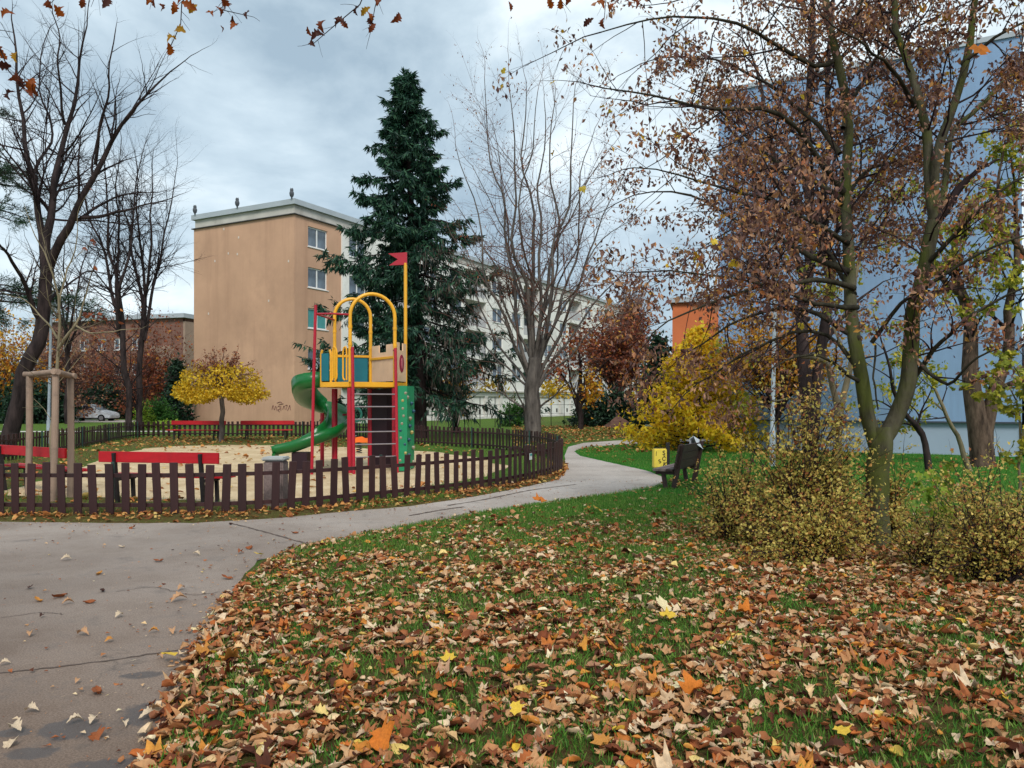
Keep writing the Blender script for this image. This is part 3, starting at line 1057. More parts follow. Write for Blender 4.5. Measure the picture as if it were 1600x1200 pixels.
M_brick = mat_plain('red_brown_render', lin(120, 88, 76), 0.2, 0.4, 0.9, dirt=lin(100, 80, 72))
M_taupe = mat_plain('taupe_render', lin(150, 128, 112), 0.12, 0.4, 0.9)
rb = root('red_brown_building', (-47, 92, 0), 'low red-brown apartment block behind the bare shrubs at left', 'building')
A_ = np.array([(60 - 800) / F * 96, 96.0]); B_ = np.array([(286 - 800) / F * 90, 90.0])
RD = (B_ - A_) / np.linalg.norm(B_ - A_); RL = float(np.linalg.norm(B_ - A_))
ops = [(1.2 + k * 2.6, 2.6 + k * 2.6, z, z + 1.4) for k in range(6) for z in (2.0, 5.0, 8.0)]
mb = MB(); wall_grid(mb, A_, RD, RL, 0, 11.6, ops, 0.2); mb.obj('wall', M_brick, rb)
for o_ in ops:
    put_window(rb, A_, RD, *o_, 0.1)
RN = np.array([RD[1], -RD[0]])
mb = MB(); slab(mb, A_ - RN * 0.3, RD, RL, -RN, 12, 11.2, 11.6); slab(mb, A_ + RD * RL - RN * 0.005, np.array([0.3, 0.954]), 0.25, RN * -1, 0.3, 0, 11.2); mb.obj('roof_slab', M_brick, rb)
mb = MB(); slab(mb, A_ + RN * 0.5 - RD * 0.5, RD, RL + 1.0, -RN, 13, 11.6, 12.1); mb.obj('roof', M_fascia, rb)
mb = MB(); slab(mb, B_, -RN, 12, RD, 0.3, 0, 11.2); mb.obj('side_wall', M_taupe, rb)
mb = MB(); slab(mb, B_ - RD * 4.6 + RN * 0.1, RD, 3.4, -RN, 0.09, 0.0, 8.4); mb.obj('stair_bay', M_taupe, rb)

# ------------------------------------------------------------------ picket fence
M_picket = mat_plain('dark_red_brown_fence_paint', lin(58, 31, 31), 0.35, 9, 0.55, 0.4, 0.3, 60, stretch=(1, 1, 0.12), dirt=lin(56, 34, 32), island=0.35)
M_post = mat_plain('dark_green_steel_post', lin(30, 62, 56), 0.2, 5, 0.5, 0.5)
fence = root('picket_fence', (FENCE[0][0], FENCE[0][1], 0), 'low dark red-brown picket fence enclosing the playground', 'fence')
FH = 0.75
pk = []
for (w, hh) in ((0.115, FH), (0.118, FH - 0.012), (0.112, FH + 0.008)):
    mb = MB(); mb.box((0, 0, hh / 2 + 0.005), (w, 0.022, hh - 0.01))
    me = mb.mesh('picket', bevel=0.006, seg=1); me.materials.append(M_picket); pk.append(me)
nF = len(FENCE)
Ft = norm(np.roll(FENCE, -1, 0) - np.roll(FENCE, 1, 0))
cen = FENCE.mean(0)
Fn = np.stack([Ft[:, 1], -Ft[:, 0]], 1)
if ((FENCE - cen) * Fn).sum() < 0:
    Fn = -Fn                                                # outward
rg = np.random.default_rng(11)
inview = [i for i in range(nF) if abs(FENCE[i][0] / FENCE[i][1]) < 0.70]
order = sorted(inview, key=lambda i: FENCE[i][1])[:300]
own = set(order)
rest = MB()
for i in range(nF):
    x, y = FENCE[i] + Fn[i] * 0.03
    ang = math.atan2(Ft[i][1], Ft[i][0]) + rg.normal() * 0.02
    z = rg.normal() * 0.011
    if i in own:
        o = bpy.data.objects.new('picket', pk[int(rg.integers(0, 3))]); COL.objects.link(o)
        o.parent = fence
        o.matrix_parent_inverse = wm(fence).inverted()
        o.location = (x, y, z)
        o.rotation_euler = (rg.normal() * 0.02, rg.normal() * 0.022, ang)
    else:
        ca_, sa_ = math.cos(ang), math.sin(ang)
        rest.box((x, y, FH / 2 + 0.03), (0.115, 0.022, FH - 0.06), ((ca_, sa_, 0), (-sa_, ca_, 0), (0, 0, 1)))
if rest.v:
    ro = rest.obj('far_pickets', M_picket, fence); ro['kind'] = 'stuff'
for i in range(0, nF, 9):                                   # posts and two rails per bay
    j = (i + 9) if i + 9 < nF else 0
    a, c = FENCE[i] - Fn[i] * 0.012, FENCE[j] - Fn[j] * 0.012
    for z in (0.16, 0.58):
        seq = [FENCE[(i + k) % nF] - Fn[(i + k) % nF] * 0.004 for k in (0, 3, 6, 9)] if i + 9 < nF else [a, c]
        mb = MB()
        for k in range(len(seq) - 1):
            mb.bar((*seq[k], z), (*seq[k + 1], z), 0.035, 0.055)
        mb.obj('rail', M_picket, fence)
    p = FENCE[i] - Fn[i] * 0.05
    if i % 18 == 0:
        mb = MB(); mb.tube([(p[0], p[1], -0.1), (p[0], p[1], 0.4), (p[0], p[1], 0.765)], 0.024, 8); mb.obj('post', M_post, fence, smooth=True)
pz = G(828, 758)
sg = MB(); sp_ = P(828, 716, 15.62)
i_ = int(np.argmin(((FENCE - np.array([sp_[0], sp_[1]])) ** 2).sum(1)))
sq = FENCE[i_] + Fn[i_] * 0.05
tx, ny3 = np.array([Ft[i_][0], Ft[i_][1], 0]), np.array([Fn[i_][0], Fn[i_][1], 0])
sg = MB(); sg.box((sq[0], sq[1], 0.52), (0.12, 0.008, 0.13), (tx, ny3, np.array([0, 0, 1.0])))
sgo = sg.obj('notice_plate', mat_plain('white_plate', lin(206, 212, 208), 0.05, 5, 0.4), None)
tag(sgo, 'small white notice plate screwed to the fence pickets', 'sign')
sg = MB(); sg.box((sq[0] + ny3[0] * 0.006, sq[1] + ny3[1] * 0.006, 0.555), (0.10, 0.006, 0.045), (tx, ny3, np.array([0, 0, 1.0])))
sg.obj('teal_band', mat_plain('teal_print', lin(70, 140, 140), 0.05, 5, 0.4), sgo)

# ------------------------------------------------------------------ play tower
def gloss(name, c, var=0.10, rough=0.38, dirt=None):
    return mat_plain(name, lin(*c), var, 2.5, rough, 0.5, 0.05, 30, dirt=dirt)
M_yel = gloss('yellow_enamel', (228, 166, 36), dirt=lin(206, 148, 40))
M_red = gloss('red_enamel', (168, 22, 44), dirt=lin(140, 24, 42))
M_grn = gloss('green_slide_plastic', (16, 100, 44), rough=0.3, dirt=lin(26, 98, 50))
M_teal = gloss('teal_panel', (12, 104, 116))
M_beige = gloss('beige_panel', (226, 188, 152), rough=0.5, dirt=lin(206, 168, 132))
M_wall = gloss('green_climbing_panel', (24, 132, 88), rough=0.5)
M_steel = mat_plain('steel_rung', lin(128, 120, 124), 0.15, 8, 0.5, 0.4)
M_mar = mat_plain('dark_maroon_panel', lin(36, 14, 26), 0.2, 3, 0.5)
TA, TB, TC_, TD, TE, TF = (np.array(q) for q in ((-3.71, 17.6), (-2.745, 18.0), (-3.50, 19.0), (-4.33, 18.75), (-2.60, 18.75), (-4.46, 17.95)))
DZ = 2.03
tw = root('play_tower', (-3.4, 18.4, 0), 'red, yellow and green climbing tower with twisting slide and red flag', 'play tower')
for p in (TA, TB, TC_, TD, TE):
    r = 0.07
    mb = MB(); mb.tube([(p[0], p[1], -0.1), (p[0], p[1], 1.0), (p[0], p[1], DZ - 0.08)], r, 14); mb.obj('post', M_red, tw, smooth=True)
deck = [TF, TA, TB, TE, TC_, TD]
mb = MB(); mb.prism([tuple(q) for q in deck], DZ - 0.03, DZ + 0.03); dk = mb.obj('deck', mat_plain('deck_board', lin(90, 70, 60), 0.2, 4), tw)
for k in range(6):
    a, c = deck[k], deck[(k + 1) % 6]
    mb = MB(); mb.bar((*a, DZ), (*c, DZ), 0.07, 0.12); mb.obj('deck_beam', M_yel, tw, bevel=0.01)
def arch(a, c, ztop, r=0.042):
    w = np.linalg.norm(c - a) / 2
    zs = ztop - w
    pts = [(*a, DZ + 0.06), (*a, zs - 0.4), (*a, zs)]
    for k in range(1, 16):
        th = PI * k / 16
        q = (a + c) / 2 + (a - c) / 2 * math.cos(th)
        pts.append((*q, zs + w * math.sin(th)))
    pts += [(*c, zs), (*c, zs - 0.4), (*c, DZ + 0.06)]
    mb = MB(); mb.tube(pts, r, 12); mb.obj('arch', M_yel, tw, smooth=True)
arch(TA, TB, 4.13)
arch(TD, TC_, 4.16)
for p in (TA, TB, TC_, TD):
    for z in (2.95, 3.35):
        mb = MB(); mb.tube([(*p, z - 0.03), (*p, z + 0.03)], 0.05, 12); mb.obj('clamp', M_yel, tw, smooth=True)
def panel(name, a, c, z0, z1, mat, th=0.03, inset=0.07, merlons=0):
    t = (c - a) / np.linalg.norm(c - a); L = np.linalg.norm(c - a) - 2 * inset
    o_ = a + t * inset
    if merlons:
        poly = [(0, 0), (L, 0), (L, z1 - z0)]
        mw = L / (2 * merlons - 1); mh = 0.18
        for k in range(2 * merlons - 1):
            xr, xl = L - k * mw, L - (k + 1) * mw
            y = z1 - z0 if k % 2 == 0 else z1 - z0 - mh
            poly += [(xr, y), (xl, y)]
        pp = [poly[0]]
        for q in poly[1:]:
            if q != pp[-1]:
                pp.append(q)
        poly = pp
    else:
        poly = [(0, 0), (L, 0), (L, z1 - z0), (0, z1 - z0)]
    mb = MB(); mb.plate(poly, (*o_, z0), (t[0], t[1], 0), (0, 0, 1), th)
    return mb.obj(name, mat, tw)
panel('battlement_panel', TB, TC_, DZ + 0.09, 3.0, M_beige, merlons=2)
panel('battlement_panel', TB, TE, DZ + 0.09, 3.04, M_beige, merlons=2, inset=0.02)
panel('side_panel', TC_, TD, DZ + 0.09, 2.72, M_teal)
panel('side_panel', TF, TF + (TA - TF) * 0.32, DZ + 0.09, 2.76, M_teal, inset=0.03)
panel('side_panel', TF, TD, DZ + 0.09, 2.2, M_teal)
for a, c, z in ((TB, TC_, 2.68), (TC_, TD, 2.75), (TB, TE, 2.66)):
    mb = MB(); mb.bar((*a, z), (*c, z), 0.05, 0.06); mb.obj('top_rail', M_yel, tw, bevel=0.008)
# slide-side and pole-side handrails: yellow loops
def loop(a, c, z0, z1, r=0.02):
    k_ = 0.1
    pts = spline([(*a, z0), (*a, z0 + 0.3), (*a, z1 - 0.12), (*(a * 0.8 + c * 0.2), z1 - 0.01), (*(a * 0.5 + c * 0.5), z1), (*c, z1 - 0.10), (*c, z0 + 0.3), (*c, z0 + 0.06), (*(a * 0.5 + c * 0.5), z0)], 30)
    mb = MB(); mb.tube(pts, r, 8); mb.obj('hand_loop', M_yel, tw, smooth=True)
loop(TA + (TF - TA) * 0.12, TA + (TF - TA) * 0.24, DZ + 0.1, 2.9)
loop(TF + (TA - TF) * 0.40, TF + (TA - TF) * 0.54, DZ + 0.1, 2.9)
for f_ in (0.0, 0.34):
    q = TF + (TA - TF) * f_
    mb = MB(); mb.tube(spline([(*q, DZ), (*q, 2.5), (*q, 2.72), (*(q + (TA - TF) * 0.04 * (1 if f_ == 0 else -1)), 2.84)], 12), 0.028, 8); mb.obj('corner_rail', M_yel, tw, smooth=True)
# fireman's pole
fp = np.array([P(487, 735, 17.2)[0], 17.2])
mb = MB(); mb.tube([(*fp, -0.1), (fp[0] + 0.04, fp[1], 2.0), (fp[0] + 0.09, fp[1], 3.80)], 0.035, 12); fpo = mb.obj('sliding_pole', M_red, tw, smooth=True)
for q in (TA, TD):
    mb = MB(); mb.tube([(fp[0] + 0.08, fp[1], 3.60), (*((fp + q) / 2), 3.63), (*q, 3.63)], 0.022, 8); mb.obj('pole_brace', M_red, fpo, smooth=True)
# ladder
lad = []
LT = (TB - TA) / np.linalg.norm(TB - TA); LN = np.array([LT[1], -LT[0]])
la, lb = TA + LT * 0.02 + LN * 0.17, TB - LT * 0.03 + LN * 0.17
for q, f_ in ((la, -1), (lb, 1)):
    bot = q + LN * 0.18
    mb = MB(); mb.tube([(*bot, -0.05), (*((bot + q) / 2), 1.4), (*q, 2.88)], 0.036, 12)
    mb.tube([(*q, 2.84), (*(q - LN * 0.17), 2.84)], 0.022, 8)
    mb.obj('ladder_stringer', M_red, tw, smooth=True)
for k in range(6):
    z = 0.38 + k * 0.285
    s_ = 0.18 * (1 - z / 2.88)
    mb = MB(); mb.tube([(*(la + LN * s_), z), (*(lb + LN * s_), z)], 0.015, 8); mb.obj('rung', M_steel, tw, smooth=True)
# dark tunnel panel below the deck and the climbing wall
mb = MB(); mb.plate([(0, 0), (0.62, 0), (0.62, 1.86), (0, 1.86)], (*(TC_ + (TE - TC_) * 0.05), 0.08), (0.83, -0.2, 0), (0, 0, 1), 0.05); mb.obj('lower_panel', M_mar, tw)
mb = MB(); mb.plate([(0, 0), (0.55, 0), (0.55, 1.86), (0, 1.86)], (*(TC_ + (TE - TC_) * 0.52), 0.08), (0.80, -0.9, 0) / np.linalg.norm([0.8, -0.9]), (0, 0, 1), 0.05); mb.obj('lower_panel', M_mar, tw)
ET = (TE - TB) / np.linalg.norm(TE - TB); EN = np.array([ET[1], -ET[0]])
w0, w1 = TB - ET * 0.02 + EN * 0.10, TE + ET * 0.02 + EN * 0.10
WL = np.linalg.norm(w1 - w0)
mb = MB(); mb.plate([(0, 0.02), (WL, 0.02), (WL, DZ - 0.02), (0, DZ - 0.02)], (*w0, 0), (ET[0], ET[1], 0), (0, 0, 1), 0.12)
cw = mb.obj('climbing_wall', M_wall, tw, bevel=0.01)
mb = MB(); mb.box((*(w0 + LN * 0.12 + EN * 0.06), DZ / 2), (0.22, 0.04, DZ - 0.05), ((LT[0], LT[1], 0), (LN[0], LN[1], 0), (0, 0, 1)))
cw2 = mb.obj('climbing_wall_edge', M_wall, tw, bevel=0.008)
M_hold = [gloss('hold_ochre', (176, 158, 96)), gloss('hold_blue', (20, 70, 92)), gloss('hold_grey', (150, 140, 120))]
rg = np.random.default_rng(4)
for k in range(20):
    if k % 2:
        q = w0 + LT * rg.uniform(-0.02, 0.14) + LN * 0.14
    else:
        q = w0 + ET * rg.uniform(0.1, WL - 0.1) + EN * 0.14
    z = 0.15 + 1.75 * (k + rg.random() * 0.6) / 20
    mb = MB(); c3 = np.array([*q, z])
    mb.lathe(c3, [(0.015, -0.045), (0.045, -0.02), (0.05, 0.015), (0.028, 0.045)], 7)
    mb.obj('climbing_hold', M_hold[int(rg.integers(0, 3))], cw if k % 2 == 0 else cw2, smooth=True)
# flag pole, flag, emblem, porthole ring
mb = MB(); mb.tube([(*TE, 2.0), (*TE, 3.5), (*TE, 5.02)], 0.042, 12); mb.obj('flag_pole', M_yel, tw, smooth=True)
fl = MB()
poly = [(0.04, 0), (-0.40, -0.02), (-0.18, 0.13), (-0.42, 0.27), (0.04, 0.30)]
fl.plate(poly, (*TE, 4.98), (1, 0, 0), (0, 0, 1), 0.03); fl.obj('flag', M_red, tw)
ec = (TB + TE) / 2 + EN * 0.004
def disc(mb, c, ax, ay, rx, ry, th, n=20, inner=None):
    poly = [(rx * math.cos(2 * PI * k / n), ry * math.sin(2 * PI * k / n)) for k in range(n)]
    mb.plate(poly, c, ax, ay, th)
mb = MB(); disc(mb, np.array([*ec, 2.55]), (ET[0], ET[1], 0), (0, 0, 1), 0.16, 0.21, 0.036); em = mb.obj('emblem', gloss('crimson_emblem', (150, 24, 60)), tw)
mb = MB(); disc(mb, np.array([*(ec + EN * 0.01), 2.55]), (ET[0], ET[1], 0), (0, 0, 1), 0.05, 0.13, 0.036, 12); mb.obj('emblem_core', gloss('pink_emblem', (196, 110, 120)), em)
mb = MB()
pc = np.array([P(557, 648, 19.3)[0], 19.3])
mb.tube([(pc[0] + 0.12 * math.cos(a), pc[1], 1.31 + 0.17 * math.sin(a)) for a in np.linspace(0, 2 * PI, 22)], 0.03, 8); mb.obj('porthole_ring', gloss('turquoise_ring', (80, 190, 170)), tw, smooth=True)
mb = MB(); mb.bar((pc[0] - 0.35, pc[1], 1.31), (pc[0] - 0.13, pc[1], 1.31), 0.03, 0.05); mb.obj('ring_bracket', M_red, tw)
# twisting slide
ctrl = [P(506, 600, 18.45), P(492, 601, 18.25), P(479, 607, 18.35), P(474, 617, 18.8), P(486, 630, 19.4), P(508, 642, 19.65), P(527, 655, 19.35), P(526, 668, 18.75),
        P(507, 679, 18.3), P(478, 689, 18.1), P(450, 697, 18.05), P(428, 704, 18.0)]
ctrl = np.array(ctrl)
Kc = 64
sp = spline(ctrl, Kc)
sp[:, 2] = np.interp(np.linspace(0, 1, Kc), [0, 0.06, 0.9, 1.0], [DZ + 0.02, DZ - 0.02, 0.52, 0.44])
T = norm(np.gradient(sp, axis=0))
S = norm(np.stack([T[:, 1], -T[:, 0], np.zeros(Kc)], 1))
U = np.cross(S, T)
prof_in = [(-0.29, 0.34), (-0.275, 0.16), (-0.23, 0.05), (-0.12, 0.0), (0.0, -0.01), (0.12, 0.0), (0.23, 0.05), (0.275, 0.16), (0.29, 0.34)]
prof_out = [(0.335, 0.355), (0.32, 0.12), (0.26, -0.03), (0.13, -0.06), (0, -0.07), (-0.13, -0.06), (-0.26, -0.03), (-0.32, 0.12), (-0.335, 0.355)]
prof = np.array(prof_in + prof_out) * (0.84, 0.95)
rise = np.interp(np.linspace(0, 1, Kc), [0, 0.10, 0.3, 0.45, 0.8, 1], [0.95, 0.95, 0.9, 0.85, 0.7, 0.5])
V = sp[:, None, :] + S[:, None, :] * prof[None, :, 0:1] + U[:, None, :] * (prof[None, :, 1:2] * np.where(prof[None, :, 1:2] > 0.1, rise[:, None, None], 1))
nP = len(prof)
k_, p_ = np.meshgrid(np.arange(Kc - 1), np.arange(nP), indexing='ij')
p2 = (p_ + 1) % nP
fq = np.stack([k_ * nP + p_, k_ * nP + p2, (k_ + 1) * nP + p2, (k_ + 1) * nP + p_], -1).reshape(-1, 4)
caps = [np.array([list(range(nP))]), np.array([list(range((Kc - 1) * nP, Kc * nP))[::-1]])]
sme = np_mesh('slide', V.reshape(-1, 3), [fq] + caps, smooth=True)
bm = bmesh.new(); bm.from_mesh(sme); bmesh.ops.recalc_face_normals(bm, faces=bm.faces); bm.to_mesh(sme); bm.free()
sld = link('slide', sme, M_grn, tw)
ex = sp[-1]
mb = MB(); mb.plate([(-0.30, 0), (0.30, 0), (0.33, 0.42), (-0.33, 0.42)], (ex[0] - 0.0, ex[1], 0.02), S[-1], (0, 0, 1), 0.07); mb.obj('slide_foot', M_grn, sld)
mid = sp[-9]
mb = MB(); mb.box((mid[0], mid[1] + 0.05, 0.22), (0.36, 0.4, 0.45)); mb.obj('slide_base', M_mar, sld)
cx = sp[12:40].mean(0)
mb = MB(); mb.tube([(cx[0], cx[1] + 0.05, -0.1), (cx[0], cx[1] + 0.05, 1.35)], 0.05, 12); mb.obj('slide_post', M_red, sld, smooth=True)

# ------------------------------------------------------------------ benches
M_bred = mat_plain('red_bench_paint', lin(182, 24, 34), 0.16, 5, 0.5, 0.4, 0.2, 50, stretch=(0.15, 1, 1), dirt=lin(150, 26, 34))
M_iron = mat_plain('black_iron', lin(32, 28, 30), 0.2, 8, 0.6)
def red_bench(a, c, side, label):
    """a, c = ground points below the backrest ends; side = +1 seat to the left of a->c"""
    a, c = np.array(a), np.array(c)
    L = np.linalg.norm(c - a)
    rz = math.atan2(c[1] - a[1], c[0] - a[0])
    ro = root('red_bench', ((a[0] + c[0]) / 2, (a[1] + c[1]) / 2, 0), label, 'bench', 'red playground benches', rz)
    mb = MB(); mb.box((0, 0, 0.755), (L, 0.04, 0.17)); mb.obj('backrest', M_bred, ro, True, bevel=0.006)
    for k in range(2):
        mb = MB(); mb.box((0, side * (0.24 + 0.17 * k), 0.445), (L, 0.15, 0.04)); mb.obj('seat_plank', M_bred, ro, True, bevel=0.006)
    for x in (-L * 0.36, L * 0.36):
        mb = MB()
        mb.bar((x, side * 0.06, -0.05), (x, -side * 0.035, 0.82), 0.05, 0.06)
        mb.bar((x, side * 0.04, 0.40), (x, side * 0.46, 0.40), 0.05, 0.05)
        mb.bar((x, side * 0.43, -0.05), (x, side * 0.40, 0.40), 0.05, 0.05)
        mb.obj('leg_frame', M_iron, ro, True)
    return ro
red_bench(P(155, 700, 12.15)[:2], P(342, 700, 11.75)[:2], 1, 'red plank bench right behind the near fence, left of the slide')
red_bench(P(-12, 700, 14.2)[:2], P(103, 700, 12.9)[:2], 1, 'red plank bench cut by the left edge, behind the wooden tree stakes')
red_bench(P(268, 680, 33.4)[:2], P(353, 680, 33.2)[:2], -1, 'far red bench against the fence behind the round yellow tree')
red_bench(P(376, 680, 33.4)[:2], P(460, 680, 33.6)[:2], -1, 'far red bench against the fence just left of the slide')

# brown bench beside the path, seen from behind its end
M_bw = mat_plain('dark_stained_wood', lin(62, 44, 40), 0.25, 6, 0.6, 0.4, 0.4, 40, stretch=(0.15, 1, 1), dirt=lin(44, 34, 32))
M_bw2 = mat_plain('worn_seat_wood', lin(130, 112, 108), 0.25, 6, 0.7, 0.3, 0.4, 40, stretch=(0.15, 1, 1))
ba, bc = np.array([2.93, 13.95]), np.array([3.72, 15.45])
BLg = np.linalg.norm(bc - ba); rz = math.atan2(bc[1] - ba[1], bc[0] - ba[0])
bn = root('park_bench', ((ba[0] + bc[0]) / 2, (ba[1] + bc[1]) / 2, 0), 'dark brown wooden park bench facing the path, seen from behind', 'bench', None, rz)
for k in range(3):
    z = 0.40 + k * 0.145
    mb = MB(); mb.box((0, -0.03 - 0.03 * k, z + 0.07), (BLg, 0.035, 0.138), ((1, 0, 0), (0, 0.98, 0.19), (0, -0.19, 0.98))); mb.obj('back_plank', M_bw, bn, True, bevel=0.005)
for k in range(3):
    mb = MB(); mb.box((0, 0.08 + 0.125 * k, 0.375), (BLg, 0.118, 0.045)); mb.obj('seat_plank', M_bw2 if k else M_bw, bn, True, bevel=0.005)
for x in (-BLg * 0.5 + 0.12, BLg * 0.5 - 0.14):
    mb = MB()
    mb.bar((x, 0.04, -0.05), (x, -0.13, 0.85), 0.07, 0.09)
    mb.bar((x, 0.02, 0.32), (x, 0.36, 0.32), 0.07, 0.06)
    mb.bar((x, 0.16, -0.05), (x, 0.22, 0.30), 0.07, 0.07)
    mb.obj('leg_frame', M_bw, bn, True, bevel=0.005)
# crumpled white paper on top of the bench back
fe = bc * 0.80 + ba * 0.20
pw = MB()
q0 = np.array([fe[0] + 0.06, fe[1], 0.845])
tb3 = np.array([*((bc - ba) / BLg), 0])
V = [q0 - tb3 * 0.16 + (0, 0, 0.11), q0 + tb3 * 0.22 + (0.02, 0, 0.02), q0 + tb3 * 0.16 + (0.10, -0.03, -0.16), q0 - tb3 * 0.14 + (0.06, -0.02, -0.06),
     q0 - tb3 * 0.19 + (-0.07, 0.0, 0.06), q0 + tb3 * 0.18 + (-0.07, 0, -0.04), q0 - tb3 * 0.1 + (-0.09, 0, -0.09)]
pw.add(V, [(0, 1, 2, 3), (0, 1, 5, 4), (4, 5, 6)])
po = pw.obj('paper_sheet', mat_plain('white_paper', lin(214, 220, 228), 0.08, 8, 0.8), None)
md = po.modifiers.new('thick', 'SOLIDIFY'); md.thickness = 0.006
tag(po, 'crumpled white paper sheet lying over the brown bench back', 'paper')

# yellow litter bin on a dark post
yb = np.array(G(1033, 742)); yY = yb[1]
bin_ = root('yellow_bin', (yb[0], yb[1], 0), 'yellow litter bin with black marks on a post beside the brown bench', 'litter bin')
M_ybin = gloss('yellow_bin_paint', (232, 206, 78), rough=0.5, dirt=lin(206, 178, 70))
mb = MB()
bx0, bx1 = P(1022, 700, yY)[0], P(1042, 700, yY)[0]
zt, zb_ = P(1022, 701, yY)[2], P(1022, 731, yY)[2]
mb.box(((bx0 + bx1) / 2, yY + 0.12, (zt + zb_) / 2), (bx1 - bx0, 0.26, zt - zb_)); bo = mb.obj('bin_body', M_ybin, bin_, bevel=0.02)
mb = MB(); mb.box(((bx0 + bx1) / 2, yY + 0.12, zt - 0.003), (bx1 - bx0 - 0.05, 0.2, 0.012)); mb.obj('bin_opening', M_iron, bin_)
mb = MB(); mb.bar((bx1 + 0.045, yY + 0.12, -0.1), (bx1 + 0.045, yY + 0.12, zt + 0.13), 0.075, 0.075); mb.obj('post', M_iron, bin_)
M_ink = mat_plain('black_marker', lin(40, 36, 30), 0.1, 5, 0.7)
def text_mesh(txt, size, mat, parent, loc, rot, name='lettering'):
    cu = bpy.data.curves.new('txt', 'FONT'); cu.body = txt; cu.size = size; cu.extrude = 0.001; cu.offset = 0.003
    to = bpy.data.objects.new('txt', cu); COL.objects.link(to)
    bpy.context.view_layer.update()
    me = bpy.data.meshes.new_from_object(to.evaluated_get(bpy.context.evaluated_depsgraph_get()))
    bpy.data.objects.remove(to)
    me.materials.clear(); me.materials.append(mat)
    o = bpy.data.objects.new(name, me); COL.objects.link(o); o.parent = parent
    o.matrix_parent_inverse = wm(parent).inverted()
    o.location = loc; o.rotation_euler = rot
    return o
fy = yY - 0.012
text_mesh('S', 0.14, M_ink, bo, (bx0 + 0.185, fy, zt - 0.14), (PI / 2, 0, 0))
text_mesh('Č', 0.12, M_ink, bo, (bx0 + 0.17, fy, zt - 0.26), (PI / 2, 0.15, 0))
text_mesh('K', 0.13, M_ink, bo, (bx0 + 0.19, fy, zt - 0.38), (PI / 2, 0.2, 0))
text_mesh('S', 0.12, M_ink, bo, (bx0 + 0.11, fy, zt - 0.33), (PI / 2, -0.3, 0))
mb = MB(); mb.bar((bx0 + 0.045, fy + 0.003, zt - 0.16), (bx0 + 0.05, fy + 0.003, zt - 0.06), 0.006, 0.012); mb.obj('lettering', M_ink, bo)

# grey concrete litter box just inside the near fence
cb = np.array([P(431, 740, 11.75)[0], 11.75])
cbr = root('concrete_bin', (cb[0], cb[1], 0), 'grey concrete litter bin with pale lid behind the near fence', 'litter bin')
mb = MB(); mb.box((cb[0], cb[1], 0.36), (0.30, 0.30, 0.72)); mb.obj('bin_body', mat_plain('exposed_aggregate', lin(128, 112, 108), 0.3, 30, 0.9, 0.2, 0.5, 60), cbr, bevel=0.02)
mb = MB(); mb.box((cb[0], cb[1], 0.755), (0.35, 0.35, 0.055)); mb.obj('bin_lid', mat_plain('grey_bin_lid', lin(164, 166, 164), 0.1, 6, 0.7), cbr, bevel=0.02)
# second dark bin at far left, outside the fence
lb_ = P(19, 690, 29.0)
lbr = root('dark_bin', (lb_[0], lb_[1], 0), 'dark boxy litter bin outside the fence by the leaning trunk', 'litter bin')
mb = MB(); mb.box((lb_[0], lb_[1], 0.45), (0.36, 0.36, 0.62)); mb.obj('bin_body', M_iron, lbr, bevel=0.02)
mb = MB(); mb.box((lb_[0], lb_[1], 0.79), (0.42, 0.42, 0.05)); mb.obj('bin_lid', M_conc, lbr, bevel=0.01)
mb = MB(); mb.tube([(lb_[0], lb_[1], -0.05), (lb_[0], lb_[1], 0.16)], 0.05, 8); mb.obj('foot', M_iron, lbr)
# far dark post bin and a second bench by the far path
qb = P(1012, 694, 30.0)
fb = root('slim_bin', (qb[0], qb[1], 0), 'slim dark litter bin beside the far bend of the path', 'litter bin')
mb = MB(); mb.lathe((qb[0], qb[1], 0), [(0.17, 0), (0.18, 0.5), (0.19, 0.62), (0.17, 0.64)], 12); mb.obj('bin_body', M_bw, fb, smooth=True)
mb = MB(); mb.lathe((qb[0], qb[1], 0.64), [(0.21, 0), (0.22, 0.04), (0.1, 0.12), (0.01, 0.13)], 12); mb.obj('bin_lid', M_post, fb, smooth=True)
q2 = P(1032, 690, 27.5)
b2 = root('slab_bench', (q2[0], q2[1], 0), 'backless bench with a grey slab seat near the yellow tree', 'bench')
mb = MB(); mb.box((q2[0], q2[1], 0.44), (0.85, 0.40, 0.07)); mb.obj('seat', M_conc, b2, bevel=0.01)
for s_ in (-1, 1):
    mb = MB(); mb.box((q2[0] + s_ * 0.3, q2[1], 0.19), (0.12, 0.34, 0.45)); mb.obj('leg', M_iron, b2)

# orange spring rocker in the sand
q3 = P(561, 700, 24.5)
sr = root('spring_rocker', (q3[0], q3[1], 0), 'small orange spring rocker standing in the sand behind the tower', 'spring rocker')
mb = MB(); mb.plate([(-0.34, 0.0), (0.30, 0.0), (0.36, 0.18), (0.22, 0.14), (0.1, 0.2), (-0.12, 0.17), (-0.22, 0.26), (-0.36, 0.22)], (q3[0], q3[1], 0.34), (1, 0, 0), (0, 0, 1), 0.08)
mb.obj('rider_body', gloss('orange_plastic', (236, 112, 36)), sr, bevel=0.015)
mb = MB(); th = np.linspace(0, 10 * PI, 60)
mb.tube(np.stack([q3[0] + 0.08 * np.cos(th), q3[1] + 0.08 * np.sin(th), 0.02 + 0.34 * th / th[-1]], 1), 0.015, 6); mb.obj('spring', M_iron, sr, smooth=True)
mb = MB(); mb.tube([(q3[0] - 0.1, q3[1] - 0.16, 0.56), (q3[0] - 0.1, q3[1] + 0.1, 0.56)], 0.018, 8); mb.obj('handle', M_steel, sr)

